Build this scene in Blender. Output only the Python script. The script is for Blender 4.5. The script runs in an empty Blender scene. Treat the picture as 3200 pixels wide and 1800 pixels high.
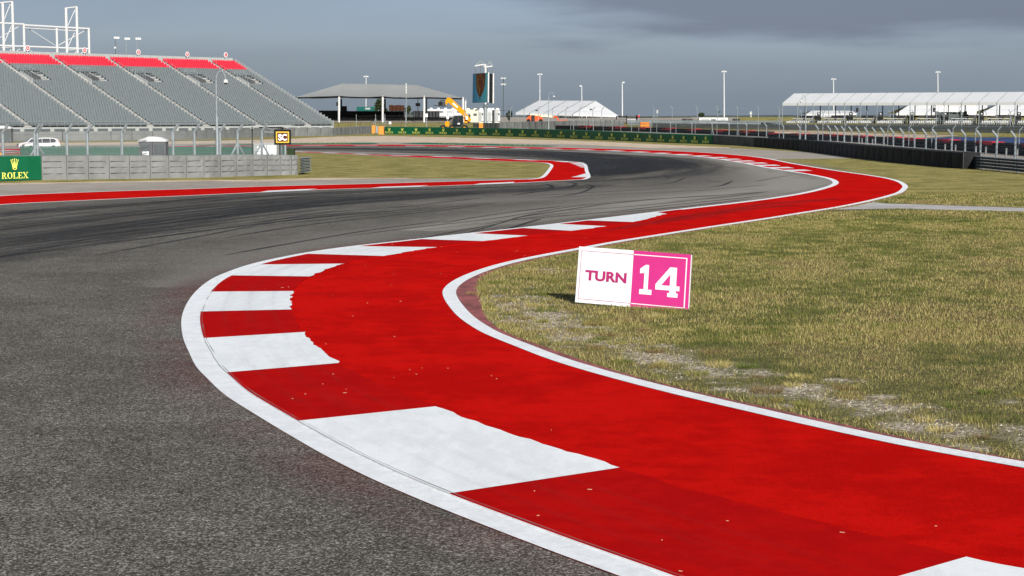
import bpy, math, random
import numpy as np
from mathutils import Vector, Matrix
from mathutils.geometry import tessellate_polygon
random.seed(7); rng = np.random.default_rng(7)
S = bpy.context.scene
COL = S.collection

# ---------------------------------------------------------------- camera
CAM_H, FPX, HOR = 2.6, 5500.0, 365.0          # eye height, focal length and horizon in photo pixels (3200 wide)
PITCH = math.atan((900 - HOR) / FPX)
cam = bpy.data.cameras.new('camera'); camo = bpy.data.objects.new('camera', cam); COL.objects.link(camo)
cam.sensor_width = 36; cam.lens = 36 * FPX / 3200; cam.clip_start = .1; cam.clip_end = 9000
camo.location = (0, 0, CAM_H); camo.rotation_euler = (math.pi / 2 - PITCH, 0, 0)
S.camera = camo

# ---------------------------------------------------------------- sky, sun, exposure
SUN_EL, SUN_AZ = math.radians(27), math.radians(161)      # azimuth from +Y, clockwise
w = bpy.data.worlds.new('World'); S.world = w; w.use_nodes = True
nt = w.node_tree; nt.nodes.clear()
def N(nt, t, **k):
    n = nt.nodes.new(t)
    for a, v in k.items(): setattr(n, a, v)
    return n
out = N(nt, 'ShaderNodeOutputWorld'); bg = N(nt, 'ShaderNodeBackground')
sky = N(nt, 'ShaderNodeTexSky'); sky.sky_type = 'NISHITA'; sky.sun_disc = False
sky.sun_elevation = SUN_EL; sky.sun_rotation = SUN_AZ; sky.air_density = 1.2; sky.dust_density = 2
tc = N(nt, 'ShaderNodeTexCoord'); mp = N(nt, 'ShaderNodeMapping')
mp.inputs['Scale'].default_value = (1, 1, 7)
nz = N(nt, 'ShaderNodeTexNoise'); nz.inputs['Scale'].default_value = 3.2; nz.inputs['Detail'].default_value = 9
nz.inputs['Roughness'].default_value = .52; nz.inputs['Distortion'].default_value = .4
nt.links.new(tc.outputs['Generated'], mp.inputs[0]); nt.links.new(mp.outputs[0], nz.inputs['Vector'])
sep = N(nt, 'ShaderNodeSeparateXYZ'); nt.links.new(tc.outputs['Generated'], sep.inputs[0])
# cloud cover colour by height above the horizon (a slate bank low down, paler above), then broken by the noise
cr = N(nt, 'ShaderNodeValToRGB'); e = cr.color_ramp.elements
def skc(r, g, b, k=1.0): return (r * k, g * k, b * k, 1)
e[0].position = 0; e[0].color = skc(1.72, 2.15, 2.68)
e[1].position = 1; e[1].color = skc(1.7, 2.1, 2.7)
for p_, c_ in ((.012, (1.75, 2.2, 2.75)), (.03, (2.0, 2.55, 3.2)), (.046, (2.35, 3.0, 3.8)), (.068, (2.0, 2.65, 3.75)), (.3, (1.7, 2.2, 2.9))):
    q = cr.color_ramp.elements.new(p_); q.color = skc(*c_)
nt.links.new(sep.outputs['Z'], cr.inputs[0])
mr = N(nt, 'ShaderNodeMapRange'); mr.inputs['From Min'].default_value = .3; mr.inputs['From Max'].default_value = .7
mr.inputs['To Min'].default_value = .9; mr.inputs['To Max'].default_value = 1.1
nt.links.new(nz.outputs['Fac'], mr.inputs['Value'])
# a darker cloud bank toward the right, high up
bank = N(nt, 'ShaderNodeMath', operation='MULTIPLY_ADD'); bank.inputs[1].default_value = 1.0; bank.inputs[2].default_value = 0
nt.links.new(sep.outputs['X'], bank.inputs[0])
nz2 = N(nt, 'ShaderNodeTexNoise'); nz2.inputs['Scale'].default_value = 9; nz2.inputs['Detail'].default_value = 8
nt.links.new(mp.outputs[0], nz2.inputs['Vector'])
b1 = N(nt, 'ShaderNodeMapRange', interpolation_type='SMOOTHSTEP'); b1.inputs['From Min'].default_value = -.03; b1.inputs['From Max'].default_value = .10
ad = N(nt, 'ShaderNodeMath', operation='MULTIPLY_ADD'); ad.inputs[1].default_value = .28; nt.links.new(nz2.outputs['Fac'], ad.inputs[0])
sb = N(nt, 'ShaderNodeMath', operation='SUBTRACT'); sb.inputs[1].default_value = .14; nt.links.new(bank.outputs[0], sb.inputs[0]); nt.links.new(sb.outputs[0], ad.inputs[2])
nt.links.new(ad.outputs[0], b1.inputs['Value'])
b2 = N(nt, 'ShaderNodeMapRange', interpolation_type='SMOOTHSTEP'); b2.inputs['From Min'].default_value = .037; b2.inputs['From Max'].default_value = .052
zz = N(nt, 'ShaderNodeMath', operation='MULTIPLY_ADD'); zz.inputs[1].default_value = .03; nt.links.new(nz2.outputs['Fac'], zz.inputs[0])
zs = N(nt, 'ShaderNodeMath', operation='SUBTRACT'); zs.inputs[1].default_value = .015; nt.links.new(sep.outputs['Z'], zs.inputs[0]); nt.links.new(zs.outputs[0], zz.inputs[2])
nt.links.new(zz.outputs[0], b2.inputs['Value'])
b3 = N(nt, 'ShaderNodeMath', operation='MULTIPLY'); nt.links.new(b1.outputs[0], b3.inputs[0]); nt.links.new(b2.outputs[0], b3.inputs[1])
m1 = N(nt, 'ShaderNodeMix', data_type='RGBA', blend_type='MULTIPLY'); m1.inputs[0].default_value = 1
nt.links.new(cr.outputs[0], m1.inputs[6]); nt.links.new(mr.outputs[0], m1.inputs[7])
m2 = N(nt, 'ShaderNodeMix', data_type='RGBA'); nt.links.new(m1.outputs[2], m2.inputs[6]); m2.inputs[7].default_value = (1.1, 1.38, 2.15, 1)
b4 = N(nt, 'ShaderNodeMath', operation='MULTIPLY'); b4.inputs[1].default_value = .92; nt.links.new(b3.outputs[0], b4.inputs[0])
nt.links.new(b4.outputs[0], m2.inputs[0])
m3 = N(nt, 'ShaderNodeMix', data_type='RGBA'); m3.inputs[0].default_value = .88
nt.links.new(sky.outputs[0], m3.inputs[6]); nt.links.new(m2.outputs[2], m3.inputs[7])
nt.links.new(m3.outputs[2], bg.inputs['Color']); bg.inputs['Strength'].default_value = .1
nt.links.new(bg.outputs[0], out.inputs['Surface'])

sun = bpy.data.lights.new('sun', 'SUN'); sun.energy = 4.8; sun.angle = math.radians(.5); sun.color = (1, .95, .88)
so = bpy.data.objects.new('sun', sun); COL.objects.link(so)
sd = Vector((math.sin(SUN_AZ) * math.cos(SUN_EL), math.cos(SUN_AZ) * math.cos(SUN_EL), math.sin(SUN_EL)))
so.rotation_euler = sd.to_track_quat('Z', 'Y').to_euler(); so.location = (30, -40, 40)
S.view_settings.view_transform = 'Standard'; S.view_settings.look = 'None'; S.view_settings.gamma = 1
S.view_settings.exposure = .35
S.render.engine = 'CYCLES'
S.cycles.transparent_max_bounces = 24
S.cycles.max_bounces = 6

# ---------------------------------------------------------------- terrain height and picture rays
def sm(t): t = min(1, max(0, t)); return t * t * (3 - 2 * t)
def H(x, y): return 1.1 * sm((y - 330) / 120) + 1.35 * sm((y - 450) / 32)
cp, sp = math.cos(PITCH), math.sin(PITCH)
def ray(u, v):
    a, b = (u - 1600), (900 - v)
    return a, FPX * cp + b * sp, -FPX * sp + b * cp
def W(u, v, Y):                      # point at depth Y
    a, b, c = ray(u, v); t = Y / b
    return Vector((a * t, Y, CAM_H + c * t))
def G(u, v, z=0.0):                  # point on the ground (+z)
    a, b, c = ray(u, v)
    if c < -1e-6:
        t = (z - CAM_H) / c; y = b * t
        if y < 330: return Vector((a * t, y, z))
    else: y = 5000
    lo, hi = 330.0, 3000.0
    for _ in range(50):
        m = (lo + hi) / 2
        if W(u, v, m).z > H(0, m) + z: lo = m
        else: hi = m
    return W(u, v, lo)
def V2(p): return Vector((p.x, p.y))

# ---------------------------------------------------------------- materials
MATS = {}
def new_mat(name):
    m = bpy.data.materials.new(name); m.use_nodes = True; m.node_tree.nodes.clear(); MATS[name] = m
    return m, m.node_tree
def pm(name, col, rough=.6, metal=0.0, var=.12, scale=2.0, bump=0.0, bscale=30.0, spec=.12, emit=None, es=0.0):
    m, t = new_mat(name); L = t.links.new
    o = N(t, 'ShaderNodeOutputMaterial'); b = N(t, 'ShaderNodeBsdfPrincipled'); L(b.outputs[0], o.inputs[0])
    c = N(t, 'ShaderNodeTexCoord')
    n = N(t, 'ShaderNodeTexNoise'); n.inputs['Scale'].default_value = scale; n.inputs['Detail'].default_value = 6; n.inputs['Roughness'].default_value = .65
    L(c.outputs['Object'], n.inputs['Vector'])
    r = N(t, 'ShaderNodeMapRange'); r.inputs['From Min'].default_value = .3; r.inputs['From Max'].default_value = .7
    r.inputs['To Min'].default_value = 1 - var; r.inputs['To Max'].default_value = 1 + var; L(n.outputs['Fac'], r.inputs['Value'])
    x = N(t, 'ShaderNodeMix', data_type='RGBA', blend_type='MULTIPLY'); x.inputs[0].default_value = 1
    x.inputs[6].default_value = (*col, 1); L(r.outputs[0], x.inputs[7]); L(x.outputs[2], b.inputs['Base Color'])
    b.inputs['Roughness'].default_value = rough; b.inputs['Metallic'].default_value = metal; b.inputs['Specular IOR Level'].default_value = spec
    if bump:
        n2 = N(t, 'ShaderNodeTexNoise'); n2.inputs['Scale'].default_value = bscale; n2.inputs['Detail'].default_value = 4
        L(c.outputs['Object'], n2.inputs['Vector'])
        bp = N(t, 'ShaderNodeBump'); bp.inputs['Strength'].default_value = bump; bp.inputs['Distance'].default_value = .02
        L(n2.outputs['Fac'], bp.inputs['Height']); L(bp.outputs[0], b.inputs['Normal'])
    if emit:
        b.inputs['Emission Color'].default_value = (*emit, 1); b.inputs['Emission Strength'].default_value = es
    return m

# ---------------------------------------------------------------- mesh collecting
class MB:
    def __init__(s): s.v = []; s.f = []; s.m = []; s.uv = None
    def add(s, vs, fs, mi=0):
        k = len(s.v); s.v += [tuple(p) for p in vs]; s.f += [tuple(i + k for i in f) for f in fs]; s.m += [mi] * len(fs); return s
    def quad(s, a, b, c, d, mi=0): return s.add([a, b, c, d], [(0, 1, 2, 3)], mi)
    def box(s, c, d, rz=0.0, mi=0, M=None):
        cx, cy, cz = c; hx, hy, hz = d[0] / 2, d[1] / 2, d[2] / 2; vs = []
        R = M if M else Matrix.Rotation(rz, 3, 'Z')
        for z in (-hz, hz):
            for x, y in ((-hx, -hy), (hx, -hy), (hx, hy), (-hx, hy)):
                p = R @ Vector((x, y, z)); vs.append((cx + p.x, cy + p.y, cz + p.z))
        return s.add(vs, [(3, 2, 1, 0), (4, 5, 6, 7), (0, 1, 5, 4), (1, 2, 6, 5), (2, 3, 7, 6), (3, 0, 4, 7)], mi)
    def hexa(s, v8, mi=0): return s.add(v8, [(3, 2, 1, 0), (4, 5, 6, 7), (0, 1, 5, 4), (1, 2, 6, 5), (2, 3, 7, 6), (3, 0, 4, 7)], mi)
    def tube(s, a, b, r, n=8, r2=None, mi=0, cap=True):
        a, b = Vector(a), Vector(b); d = b - a
        if d.length < 1e-6: return s
        q = d.to_track_quat('Z', 'Y'); r2 = r if r2 is None else r2; vs = []
        for p, rr in ((a, r), (b, r2)):
            for i in range(n):
                t = 2 * math.pi * (i + .5) / n; vs.append(p + q @ Vector((math.cos(t) * rr, math.sin(t) * rr, 0)))
        fs = [(i, (i + 1) % n, n + (i + 1) % n, n + i) for i in range(n)]
        if cap: fs += [tuple(range(n))[::-1], tuple(range(n, 2 * n))]
        return s.add(vs, fs, mi)
    def path(s, pts, r, n=8, mi=0):
        for a, b in zip(pts, pts[1:]): s.tube(a, b, r, n, mi=mi)
        return s
    def poly(s, pts, mi=0):          # flat, maybe concave polygon
        tr = tessellate_polygon([[Vector(p) for p in pts]])
        return s.add(pts, [tuple(t) for t in tr], mi)
    def prism(s, pts, off, mi=0):    # polygon pts (3d) extruded by vector off
        n = len(pts); off = Vector(off); p2 = [Vector(p) + off for p in pts]
        tr = tessellate_polygon([[Vector(p) for p in pts]])
        fs = [tuple(t) for t in tr] + [tuple(i + n for i in reversed(t)) for t in tr] + [(i, (i + 1) % n, n + (i + 1) % n, n + i) for i in range(n)]
        return s.add(list(map(Vector, pts)) + p2, fs, mi)
    def sphere(s, c, r, nu=10, nv=6, sc=(1, 1, 1), mi=0):
        vs = []; fs = []
        for j in range(nv + 1):
            ph = math.pi * j / nv
            for i in range(nu):
                th = 2 * math.pi * i / nu
                vs.append((c[0] + r * sc[0] * math.sin(ph) * math.cos(th), c[1] + r * sc[1] * math.sin(ph) * math.sin(th), c[2] + r * sc[2] * math.cos(ph)))
        for j in range(nv):
            for i in range(nu): fs.append((j * nu + i, (j + 1) * nu + i, (j + 1) * nu + (i + 1) % nu, j * nu + (i + 1) % nu))
        return s.add(vs, fs, mi)
    def build(s, name, mats, parent=None, world=True, smooth=False, fixn=False):
        me = bpy.data.meshes.new(name)
        off = parent.matrix_basis.translation.copy() if (parent and world) else Vector((0, 0, 0))
        if parent and world and parent.parent: off += parent.parent.matrix_basis.translation
        o_ = Vector(off)
        me.from_pydata([(p[0] - o_.x, p[1] - o_.y, p[2] - o_.z) for p in s.v], [], s.f)
        for mt in (mats if isinstance(mats, (list, tuple)) else [mats]): me.materials.append(MATS[mt] if isinstance(mt, str) else mt)
        me.polygons.foreach_set('material_index', s.m)
        if smooth: me.polygons.foreach_set('use_smooth', [True] * len(s.f))
        if s.uv:
            ul = me.uv_layers.new(name='UVMap'); vi = np.zeros(len(me.loops), dtype=np.int32); me.loops.foreach_get('vertex_index', vi)
            ul.data.foreach_set('uv', np.array(s.uv, dtype=np.float32)[vi].ravel())
        if fixn:
            import bmesh
            bm = bmesh.new(); bm.from_mesh(me); bmesh.ops.recalc_face_normals(bm, faces=bm.faces); bm.to_mesh(me); bm.free()
        me.update()
        o = bpy.data.objects.new(name, me); COL.objects.link(o)
        if parent: o.parent = parent
        return o
def tag(o, label=None, cat=None, group=None, kind=None):
    if label: o['label'] = label
    if cat: o['category'] = cat
    if group: o['group'] = group
    if kind: o['kind'] = kind
    return o
def thing(name, label, cat, loc=(0, 0, 0), group=None, rz=0.0):
    o = bpy.data.objects.new(name, None); COL.objects.link(o); o.location = loc; o.rotation_euler = (0, 0, rz)
    o.empty_display_size = .3
    return tag(o, label, cat, group)
def struct(name, mb, mats, **k): return tag(mb.build(name, mats, **k), kind='structure')
KIDS = {}
def copy_tree(o, parent=None):
    c = o.copy(); COL.objects.link(c)
    if parent: c.parent = parent
    for ch in [x for x in bpy.data.objects if x.parent == o]: copy_tree(ch, c)
    return c
def dup(o, loc, label, rz=None, group=None):
    c = copy_tree(o); c.location = loc; c['label'] = label
    if rz is not None: c.rotation_euler = (0, 0, rz)
    if group: c['group'] = group
    return c

# ---------------------------------------------------------------- curves traced over the photograph, laid on the ground
def cr_spline(P, n=10):
    P = [tuple(p) for p in P]; Q = [tuple(2 * a - b for a, b in zip(P[0], P[1]))] + P + [tuple(2 * a - b for a, b in zip(P[-1], P[-2]))]
    out = []
    for i in range(1, len(Q) - 2):
        p0, p1, p2, p3 = Q[i - 1:i + 3]
        d = [max(1e-4, math.dist(a, b)) ** .5 for a, b in ((p0, p1), (p1, p2), (p2, p3))]
        t0 = 0; t1 = d[0]; t2 = t1 + d[1]; t3 = t2 + d[2]
        for k in range(n):
            t = t1 + (t2 - t1) * k / n
            L = lambda a, b, ta, tb: tuple(((tb - t) * x + (t - ta) * y) / (tb - ta) for x, y in zip(a, b))
            A1 = L(p0, p1, t0, t1); A2 = L(p1, p2, t1, t2); A3 = L(p2, p3, t2, t3)
            B1 = tuple(((t2 - t) * x + (t - t0) * y) / (t2 - t0) for x, y in zip(A1, A2))
            B2 = tuple(((t3 - t) * x + (t - t1) * y) / (t3 - t1) for x, y in zip(A2, A3))
            out.append(tuple(((t2 - t) * x + (t - t1) * y) / (t2 - t1) for x, y in zip(B1, B2)))
    out.append(P[-1]); return out
def plan(P, n=10, z=0.0): return [V2(G(u, v, z)) for u, v in cr_spline(P, n)]
def resample(L, step):
    out = [L[0].copy()]; acc = 0
    for a, b in zip(L, L[1:]):
        d = (b - a).length
        while acc + d >= step:
            t = (step - acc) / d; a = a + (b - a) * t; out.append(a.copy()); d = (b - a).length; acc = 0
            if d < 1e-9: break
        acc += d
    out.append(L[-1].copy()); return out
def offset(L, d):                    # positive = to the right of travel
    out = []
    for i, p in enumerate(L):
        t = (L[min(i + 1, len(L) - 1)] - L[max(i - 1, 0)]).normalized()
        dd = d[i] if isinstance(d, (list, tuple)) else d
        out.append(p + Vector((t.y, -t.x)) * dd)
    return out
def ribbon(A, B, z, zb=None):
    m = MB(); m.uv = []; s = 0; zb = z if zb is None else zb
    for i, (a, b) in enumerate(zip(A, B)):
        if i: s += ((a + b) / 2 - (A[i - 1] + B[i - 1]) / 2).length
        m.v += [(a.x, a.y, z + H(a.x, a.y)), (b.x, b.y, zb + H(b.x, b.y))]; m.uv += [(s, 0), (s, 1)]
        if i: k = 2 * i; m.f.append((k - 2, k, k + 1, k - 1)); m.m.append(0)
    return m
def sheet(poly, z):
    m = MB(); m.poly([(p.x, p.y, z) for p in poly]); return m
# ================================================================ GROUND
def two_tone(name, ca, cb, s1, s2, rough=.85, bump=.4, bsc=60, stretch=None, coords='Object', grain=None, gs=200, thr=(.42, .58), spec=.3):
    """noise blend of two real colours + fine grain"""
    m, t = new_mat(name); L = t.links.new
    o = N(t, 'ShaderNodeOutputMaterial'); b = N(t, 'ShaderNodeBsdfPrincipled'); L(b.outputs[0], o.inputs[0])
    c = N(t, 'ShaderNodeTexCoord'); mp = N(t, 'ShaderNodeMapping'); L(c.outputs[coords], mp.inputs[0])
    if stretch: mp.inputs['Scale'].default_value = stretch
    a = N(t, 'ShaderNodeTexNoise'); a.inputs['Scale'].default_value = s1; a.inputs['Detail'].default_value = 8; a.inputs['Roughness'].default_value = .6
    d = N(t, 'ShaderNodeTexNoise'); d.inputs['Scale'].default_value = s2; d.inputs['Detail'].default_value = 5; d.inputs['Roughness'].default_value = .7
    L(mp.outputs[0], a.inputs['Vector']); L(mp.outputs[0], d.inputs['Vector'])
    s = N(t, 'ShaderNodeMath', operation='ADD'); L(a.outputs['Fac'], s.inputs[0]); L(d.outputs['Fac'], s.inputs[1])
    h = N(t, 'ShaderNodeMapRange', interpolation_type='SMOOTHSTEP'); h.inputs['From Min'].default_value = 2 * thr[0]; h.inputs['From Max'].default_value = 2 * thr[1]
    L(s.outputs[0], h.inputs['Value'])
    x = N(t, 'ShaderNodeMix', data_type='RGBA'); x.inputs[6].default_value = (*ca, 1); x.inputs[7].default_value = (*cb, 1); L(h.outputs[0], x.inputs[0])
    col = x.outputs[2]
    g = N(t, 'ShaderNodeTexNoise'); g.inputs['Scale'].default_value = gs; g.inputs['Detail'].default_value = 3; g.inputs['Roughness'].default_value = .8
    L(c.outputs['Object'], g.inputs['Vector'])
    if grain:
        r = N(t, 'ShaderNodeMapRange'); r.inputs['From Min'].default_value = .32; r.inputs['From Max'].default_value = .68
        r.inputs['To Min'].default_value = 1 - grain; r.inputs['To Max'].default_value = 1 + grain; L(g.outputs['Fac'], r.inputs['Value'])
        y = N(t, 'ShaderNodeMix', data_type='RGBA', blend_type='MULTIPLY'); y.inputs[0].default_value = 1; L(col, y.inputs[6]); L(r.outputs[0], y.inputs[7]); col = y.outputs[2]
    L(col, b.inputs['Base Color']); b.inputs['Roughness'].default_value = rough; b.inputs['Specular IOR Level'].default_value = spec
    bp = N(t, 'ShaderNodeBump'); bp.inputs['Strength'].default_value = bump; bp.inputs['Distance'].default_value = .01; L(g.outputs['Fac'], bp.inputs['Height']); L(bp.outputs[0], b.inputs['Normal'])
    return m, t, b, col
two_tone('grass', (.16, .145, .038), (.33, .28, .098), .7, 6.0, .95, .8, grain=.5, gs=18, stretch=(1, 1, 1), spec=.1)
m_, t_, b_s, col_ = two_tone('asphalt', (.104, .097, .085), (.138, .129, .114), .25, 1.5, .9, .8, grain=.45, gs=30, spec=.03)
vs_ = N(t_, 'ShaderNodeTexVoronoi'); vs_.inputs['Scale'].default_value = 85; c_s = N(t_, 'ShaderNodeTexCoord'); t_.links.new(c_s.outputs['Object'], vs_.inputs['Vector'])
sx_s = N(t_, 'ShaderNodeSeparateXYZ'); t_.links.new(vs_.outputs['Color'], sx_s.inputs[0]); pw_ = N(t_, 'ShaderNodeMath', operation='POWER'); pw_.inputs[1].default_value = 3; t_.links.new(sx_s.outputs['X'], pw_.inputs[0])
ma_ = N(t_, 'ShaderNodeMath', operation='MULTIPLY_ADD'); ma_.inputs[1].default_value = 2.3; ma_.inputs[2].default_value = .42; t_.links.new(pw_.outputs[0], ma_.inputs[0])
mx_ = N(t_, 'ShaderNodeMix', data_type='RGBA', blend_type='MULTIPLY'); mx_.inputs[0].default_value = 1; t_.links.new(col_, mx_.inputs[6]); t_.links.new(ma_.outputs[0], mx_.inputs[7]); t_.links.new(mx_.outputs[2], b_s.inputs['Base Color'])
two_tone('runoff_tarmac', (.29, .262, .225), (.36, .327, .285), .2, 1.2, .9, .5, grain=.25, gs=45, spec=.05)
two_tone('gravel', (.42, .32, .22), (.66, .54, .41), .6, 6.0, .95, 1.0, grain=.5, gs=16)
two_tone('red_tarmac', (.43, .004, .003), (.56, .006, .004), .5, 2.5, .95, .7, grain=.28, gs=90, spec=.005)
two_tone('red_kerb', (.36, .003, .003), (.42, .004, .0035), 1.2, 6.0, .95, .15, grain=.08, gs=60, spec=.01)
two_tone('white_line', (.78, .80, .81), (.88, .90, .91), 4, 18, .6, .8, grain=.09, gs=120)
two_tone('white_kerb', (.74, .76, .76), (.82, .84, .84), 1.2, 9.0, .5, .15, grain=.05, gs=40, stretch=(1, .35, 1))
two_tone('green_paint', (.006, .10, .045), (.01, .14, .065), .4, 3, .7, .2, grain=.15, gs=30)
two_tone('yellow_paint', (.5, .55, .08), (.42, .45, .07), .4, 3, .7, .2)
two_tone('blue_paint', (.02, .05, .16), (.025, .06, .19), .3, 2, .7, .2)
two_tone('path_concrete', (.36, .34, .33), (.46, .44, .42), .6, 4, .85, .3, grain=.15, gs=40)
two_tone('pink_margin', (.17, .055, .05), (.34, .10, .10), 1.5, 9, .85, .8, grain=.45, gs=70)

def alpha_mat(name, col, strength, streak=True, soft=.35, sx=.05, sy=9.0, lo=.42, hi=.62, endfade=0.0, grain=0.0):
    """thin worn layer on the road: opaque towards its middle, streaked along its length"""
    m, t = new_mat(name); L = t.links.new
    o = N(t, 'ShaderNodeOutputMaterial'); b = N(t, 'ShaderNodeBsdfPrincipled'); tr = N(t, 'ShaderNodeBsdfTransparent'); mx = N(t, 'ShaderNodeMixShader')
    b.inputs['Base Color'].default_value = (*col, 1); b.inputs['Roughness'].default_value = .75; b.inputs['Specular IOR Level'].default_value = .3
    u = N(t, 'ShaderNodeUVMap'); sp_ = N(t, 'ShaderNodeSeparateXYZ'); L(u.outputs[0], sp_.inputs[0])
    a = N(t, 'ShaderNodeMath', operation='SUBTRACT'); a.inputs[1].default_value = .5; L(sp_.outputs['Y'], a.inputs[0])
    ab = N(t, 'ShaderNodeMath', operation='ABSOLUTE'); L(a.outputs[0], ab.inputs[0])
    mr = N(t, 'ShaderNodeMapRange', interpolation_type='SMOOTHSTEP'); mr.inputs['From Min'].default_value = .5; mr.inputs['From Max'].default_value = .5 - soft
    mr.inputs['To Min'].default_value = 0; mr.inputs['To Max'].default_value = strength; L(ab.outputs[0], mr.inputs['Value'])
    f = mr.outputs[0]
    if streak:
        mp = N(t, 'ShaderNodeMapping'); mp.inputs['Scale'].default_value = (sx, sy, 1); L(u.outputs[0], mp.inputs[0])
        n = N(t, 'ShaderNodeTexNoise'); n.inputs['Scale'].default_value = 1; n.inputs['Detail'].default_value = 7; n.inputs['Roughness'].default_value = .65; L(mp.outputs[0], n.inputs['Vector'])
        r = N(t, 'ShaderNodeMapRange'); r.inputs['From Min'].default_value = lo; r.inputs['From Max'].default_value = hi; L(n.outputs['Fac'], r.inputs['Value'])
        x = N(t, 'ShaderNodeMath', operation='MULTIPLY'); L(f, x.inputs[0]); L(r.outputs[0], x.inputs[1]); f = x.outputs[0]
    c = N(t, 'ShaderNodeTexCoord'); g = N(t, 'ShaderNodeTexNoise'); g.inputs['Scale'].default_value = 60; g.inputs['Detail'].default_value = 2; L(c.outputs['Object'], g.inputs['Vector'])
    r = N(t, 'ShaderNodeMapRange'); r.inputs['From Min'].default_value = .35; r.inputs['From Max'].default_value = .6; r.inputs['To Min'].default_value = 1 - grain
    L(g.outputs['Fac'], r.inputs['Value']); x = N(t, 'ShaderNodeMath', operation='MULTIPLY'); L(f, x.inputs[0]); L(r.outputs[0], x.inputs[1]); f = x.outputs[0]
    L(f, mx.inputs[0]); L(tr.outputs[0], mx.inputs[1]); L(b.outputs[0], mx.inputs[2]); L(mx.outputs[0], o.inputs[0])
    return m
alpha_mat('rubber', (.022, .022, .022), .62, sy=7, lo=.36, hi=.62)
alpha_mat('rubber_dense', (.018, .018, .019), .8, sy=3, lo=.3, hi=.55, sx=.08)
alpha_mat('skid', (.014, .014, .015), .85, streak=True, soft=.3, sx=.25, sy=1.5, lo=.35, hi=.52)
alpha_mat('overspray', (.26, .03, .03), .24, soft=.49, sx=.35, sy=.6, lo=.4, hi=.62, grain=.5)
alpha_mat('white_haze', (.8, .8, .8), .35, streak=False, soft=.45, grain=.8)
alpha_mat('clean_tarmac', (.31, .285, .245), .9, streak=True, soft=.45, sx=.05, sy=2.5, lo=.22, hi=.5, grain=.2)

# --- terrain: one sheet to the horizon
xs = sorted(set([round(v, 2) for v in (list(np.arange(-300, 301, 20)) + [-4500, -2500, -1200, -600, 600, 1200, 2500, 4500])]))
ys = sorted(set([round(v, 2) for v in (list(np.arange(-60, 321, 20)) + list(np.arange(330, 640, 5)) + [650, 700, 800, 1000, 1500, 2500, 4500])]))
g = MB()
for y in ys:
    for x in xs: g.v.append((float(x), float(y), H(x, y)))
nx = len(xs)
for j in range(len(ys) - 1):
    for i in range(nx - 1): g.f.append((j * nx + i, j * nx + i + 1, (j + 1) * nx + i + 1, (j + 1) * nx + i)); g.m.append(0)
ground = struct('ground', g, 'grass')

# --- traced edge curves (photo pixels)
NEAR_OUT = [(6500, 3150), (4700, 2650), (3300, 2290), (2500, 2020), (1912, 1800), (1733, 1734), (1515, 1650), (1298, 1563), (1151, 1498), (1026, 1435), (917, 1373), (808, 1307), (700, 1237), (650, 1190), (613, 1150),
            (590, 1104), (574, 1066), (567, 1026), (568, 995), (578, 964), (596, 933), (621, 905), (658, 877), (705, 855), (780, 829), (880, 806), (966, 790), (1070, 775), (1266, 753), (1396, 738),
            (1600, 716), (1817, 691), (2109, 656), (2300, 634), (2400, 621), (2493, 606), (2555, 592), (2592, 580), (2602, 573), (2599, 567), (2586, 560.5), (2537, 549), (2478, 539), (2400, 526.5),
            (2299, 507), (2190, 491.5), (2066, 481.5), (1910, 473), (1737, 467.5), (1572, 463.2), (1398, 459.2), (1200, 457), (920, 457), (700, 459), (400, 463), (100, 470), (-200, 480)]
FAR_OUT = [(-200, 472), (100, 464), (400, 459), (700, 455.6), (920, 453.4), (1200, 452.6), (1398, 454.4), (1572, 458.2), (1737, 461.8), (1910, 466), (2066, 471), (2221, 479), (2330, 488), (2400, 497.5), (2462, 510), (2555, 526), (2633, 538),
           (2710, 549), (2773, 560), (2806, 571), (2820, 584), (2806, 600), (2773, 612), (2710, 628), (2617, 647), (2493, 667), (2400, 682), (2221, 709), (2035, 738), (1910, 758), (1786, 781), (1693, 798), (1600, 817),
           (1527, 836), (1463, 858), (1415, 881), (1391, 900), (1383, 915), (1386, 932), (1400, 956), (1432, 993), (1494, 1036), (1550, 1062), (1600, 1082), (1710, 1125), (1820, 1160), (1930, 1191), (2040, 1220), (2149, 1247), (2276, 1277), (2552, 1341),
           (2828, 1400), (3200, 1469), (3700, 1560), (4600, 1710), (6200, 1950)]
MID_C = [(2190, 655), (2109, 666), (2000, 693), (1922, 707), (1814, 722), (1677, 738), (1536, 755), (1380, 775), (1235, 799), (1088, 826), (981, 864), (930, 895), (912, 930), (908, 965), (922, 1000), (942, 1037), (990, 1088), (1048, 1136),
         (1120, 1178), (1205, 1216), (1341, 1272), (1600, 1368), (1893, 1460), (2127, 1535), (2331, 1588), (2497, 1628), (2745, 1690), (2971, 1745), (3176, 1790), (3600, 1890), (4600, 2115), (6300, 2480)]
ISL_OUT = [(-500, 700), (-200, 661), (0, 642), (320, 625.7), (640, 611), (800, 603.6), (1017, 594), (1219, 588), (1421, 581), (1600, 574), (1724, 567.5), (1800, 563.5), (1834, 560.5), (1845, 554), (1839, 535), (1834, 517), (1822, 510),
           (1786, 506), (1724, 502.5), (1600, 498), (1547, 496), (1354, 488.5), (1200, 484), (1100, 480), (920, 474), (700, 471), (300, 470), (-200, 485)]
ISL_IN = [(-500, 665), (-200, 630), (0, 613), (320, 599.6), (640, 589.7), (800, 584), (1172, 574.5), (1421, 567.5), (1600, 562.5), (1660, 560.5), (1690, 554), (1709, 535), (1719, 518), (1709, 512), (1662, 507.5), (1600, 505.5), (1547, 503.5), (1354, 495), (1200, 488), (1100, 483), (920, 476.5), (700, 473.5), (300, 473), (-200, 489)]
near_out = plan(NEAR_OUT, 14); far_out = plan(FAR_OUT, 14); mid_c = plan(MID_C, 14)
isl_out = plan(ISL_OUT, 12); isl_in = plan(ISL_IN, 12)
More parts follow.
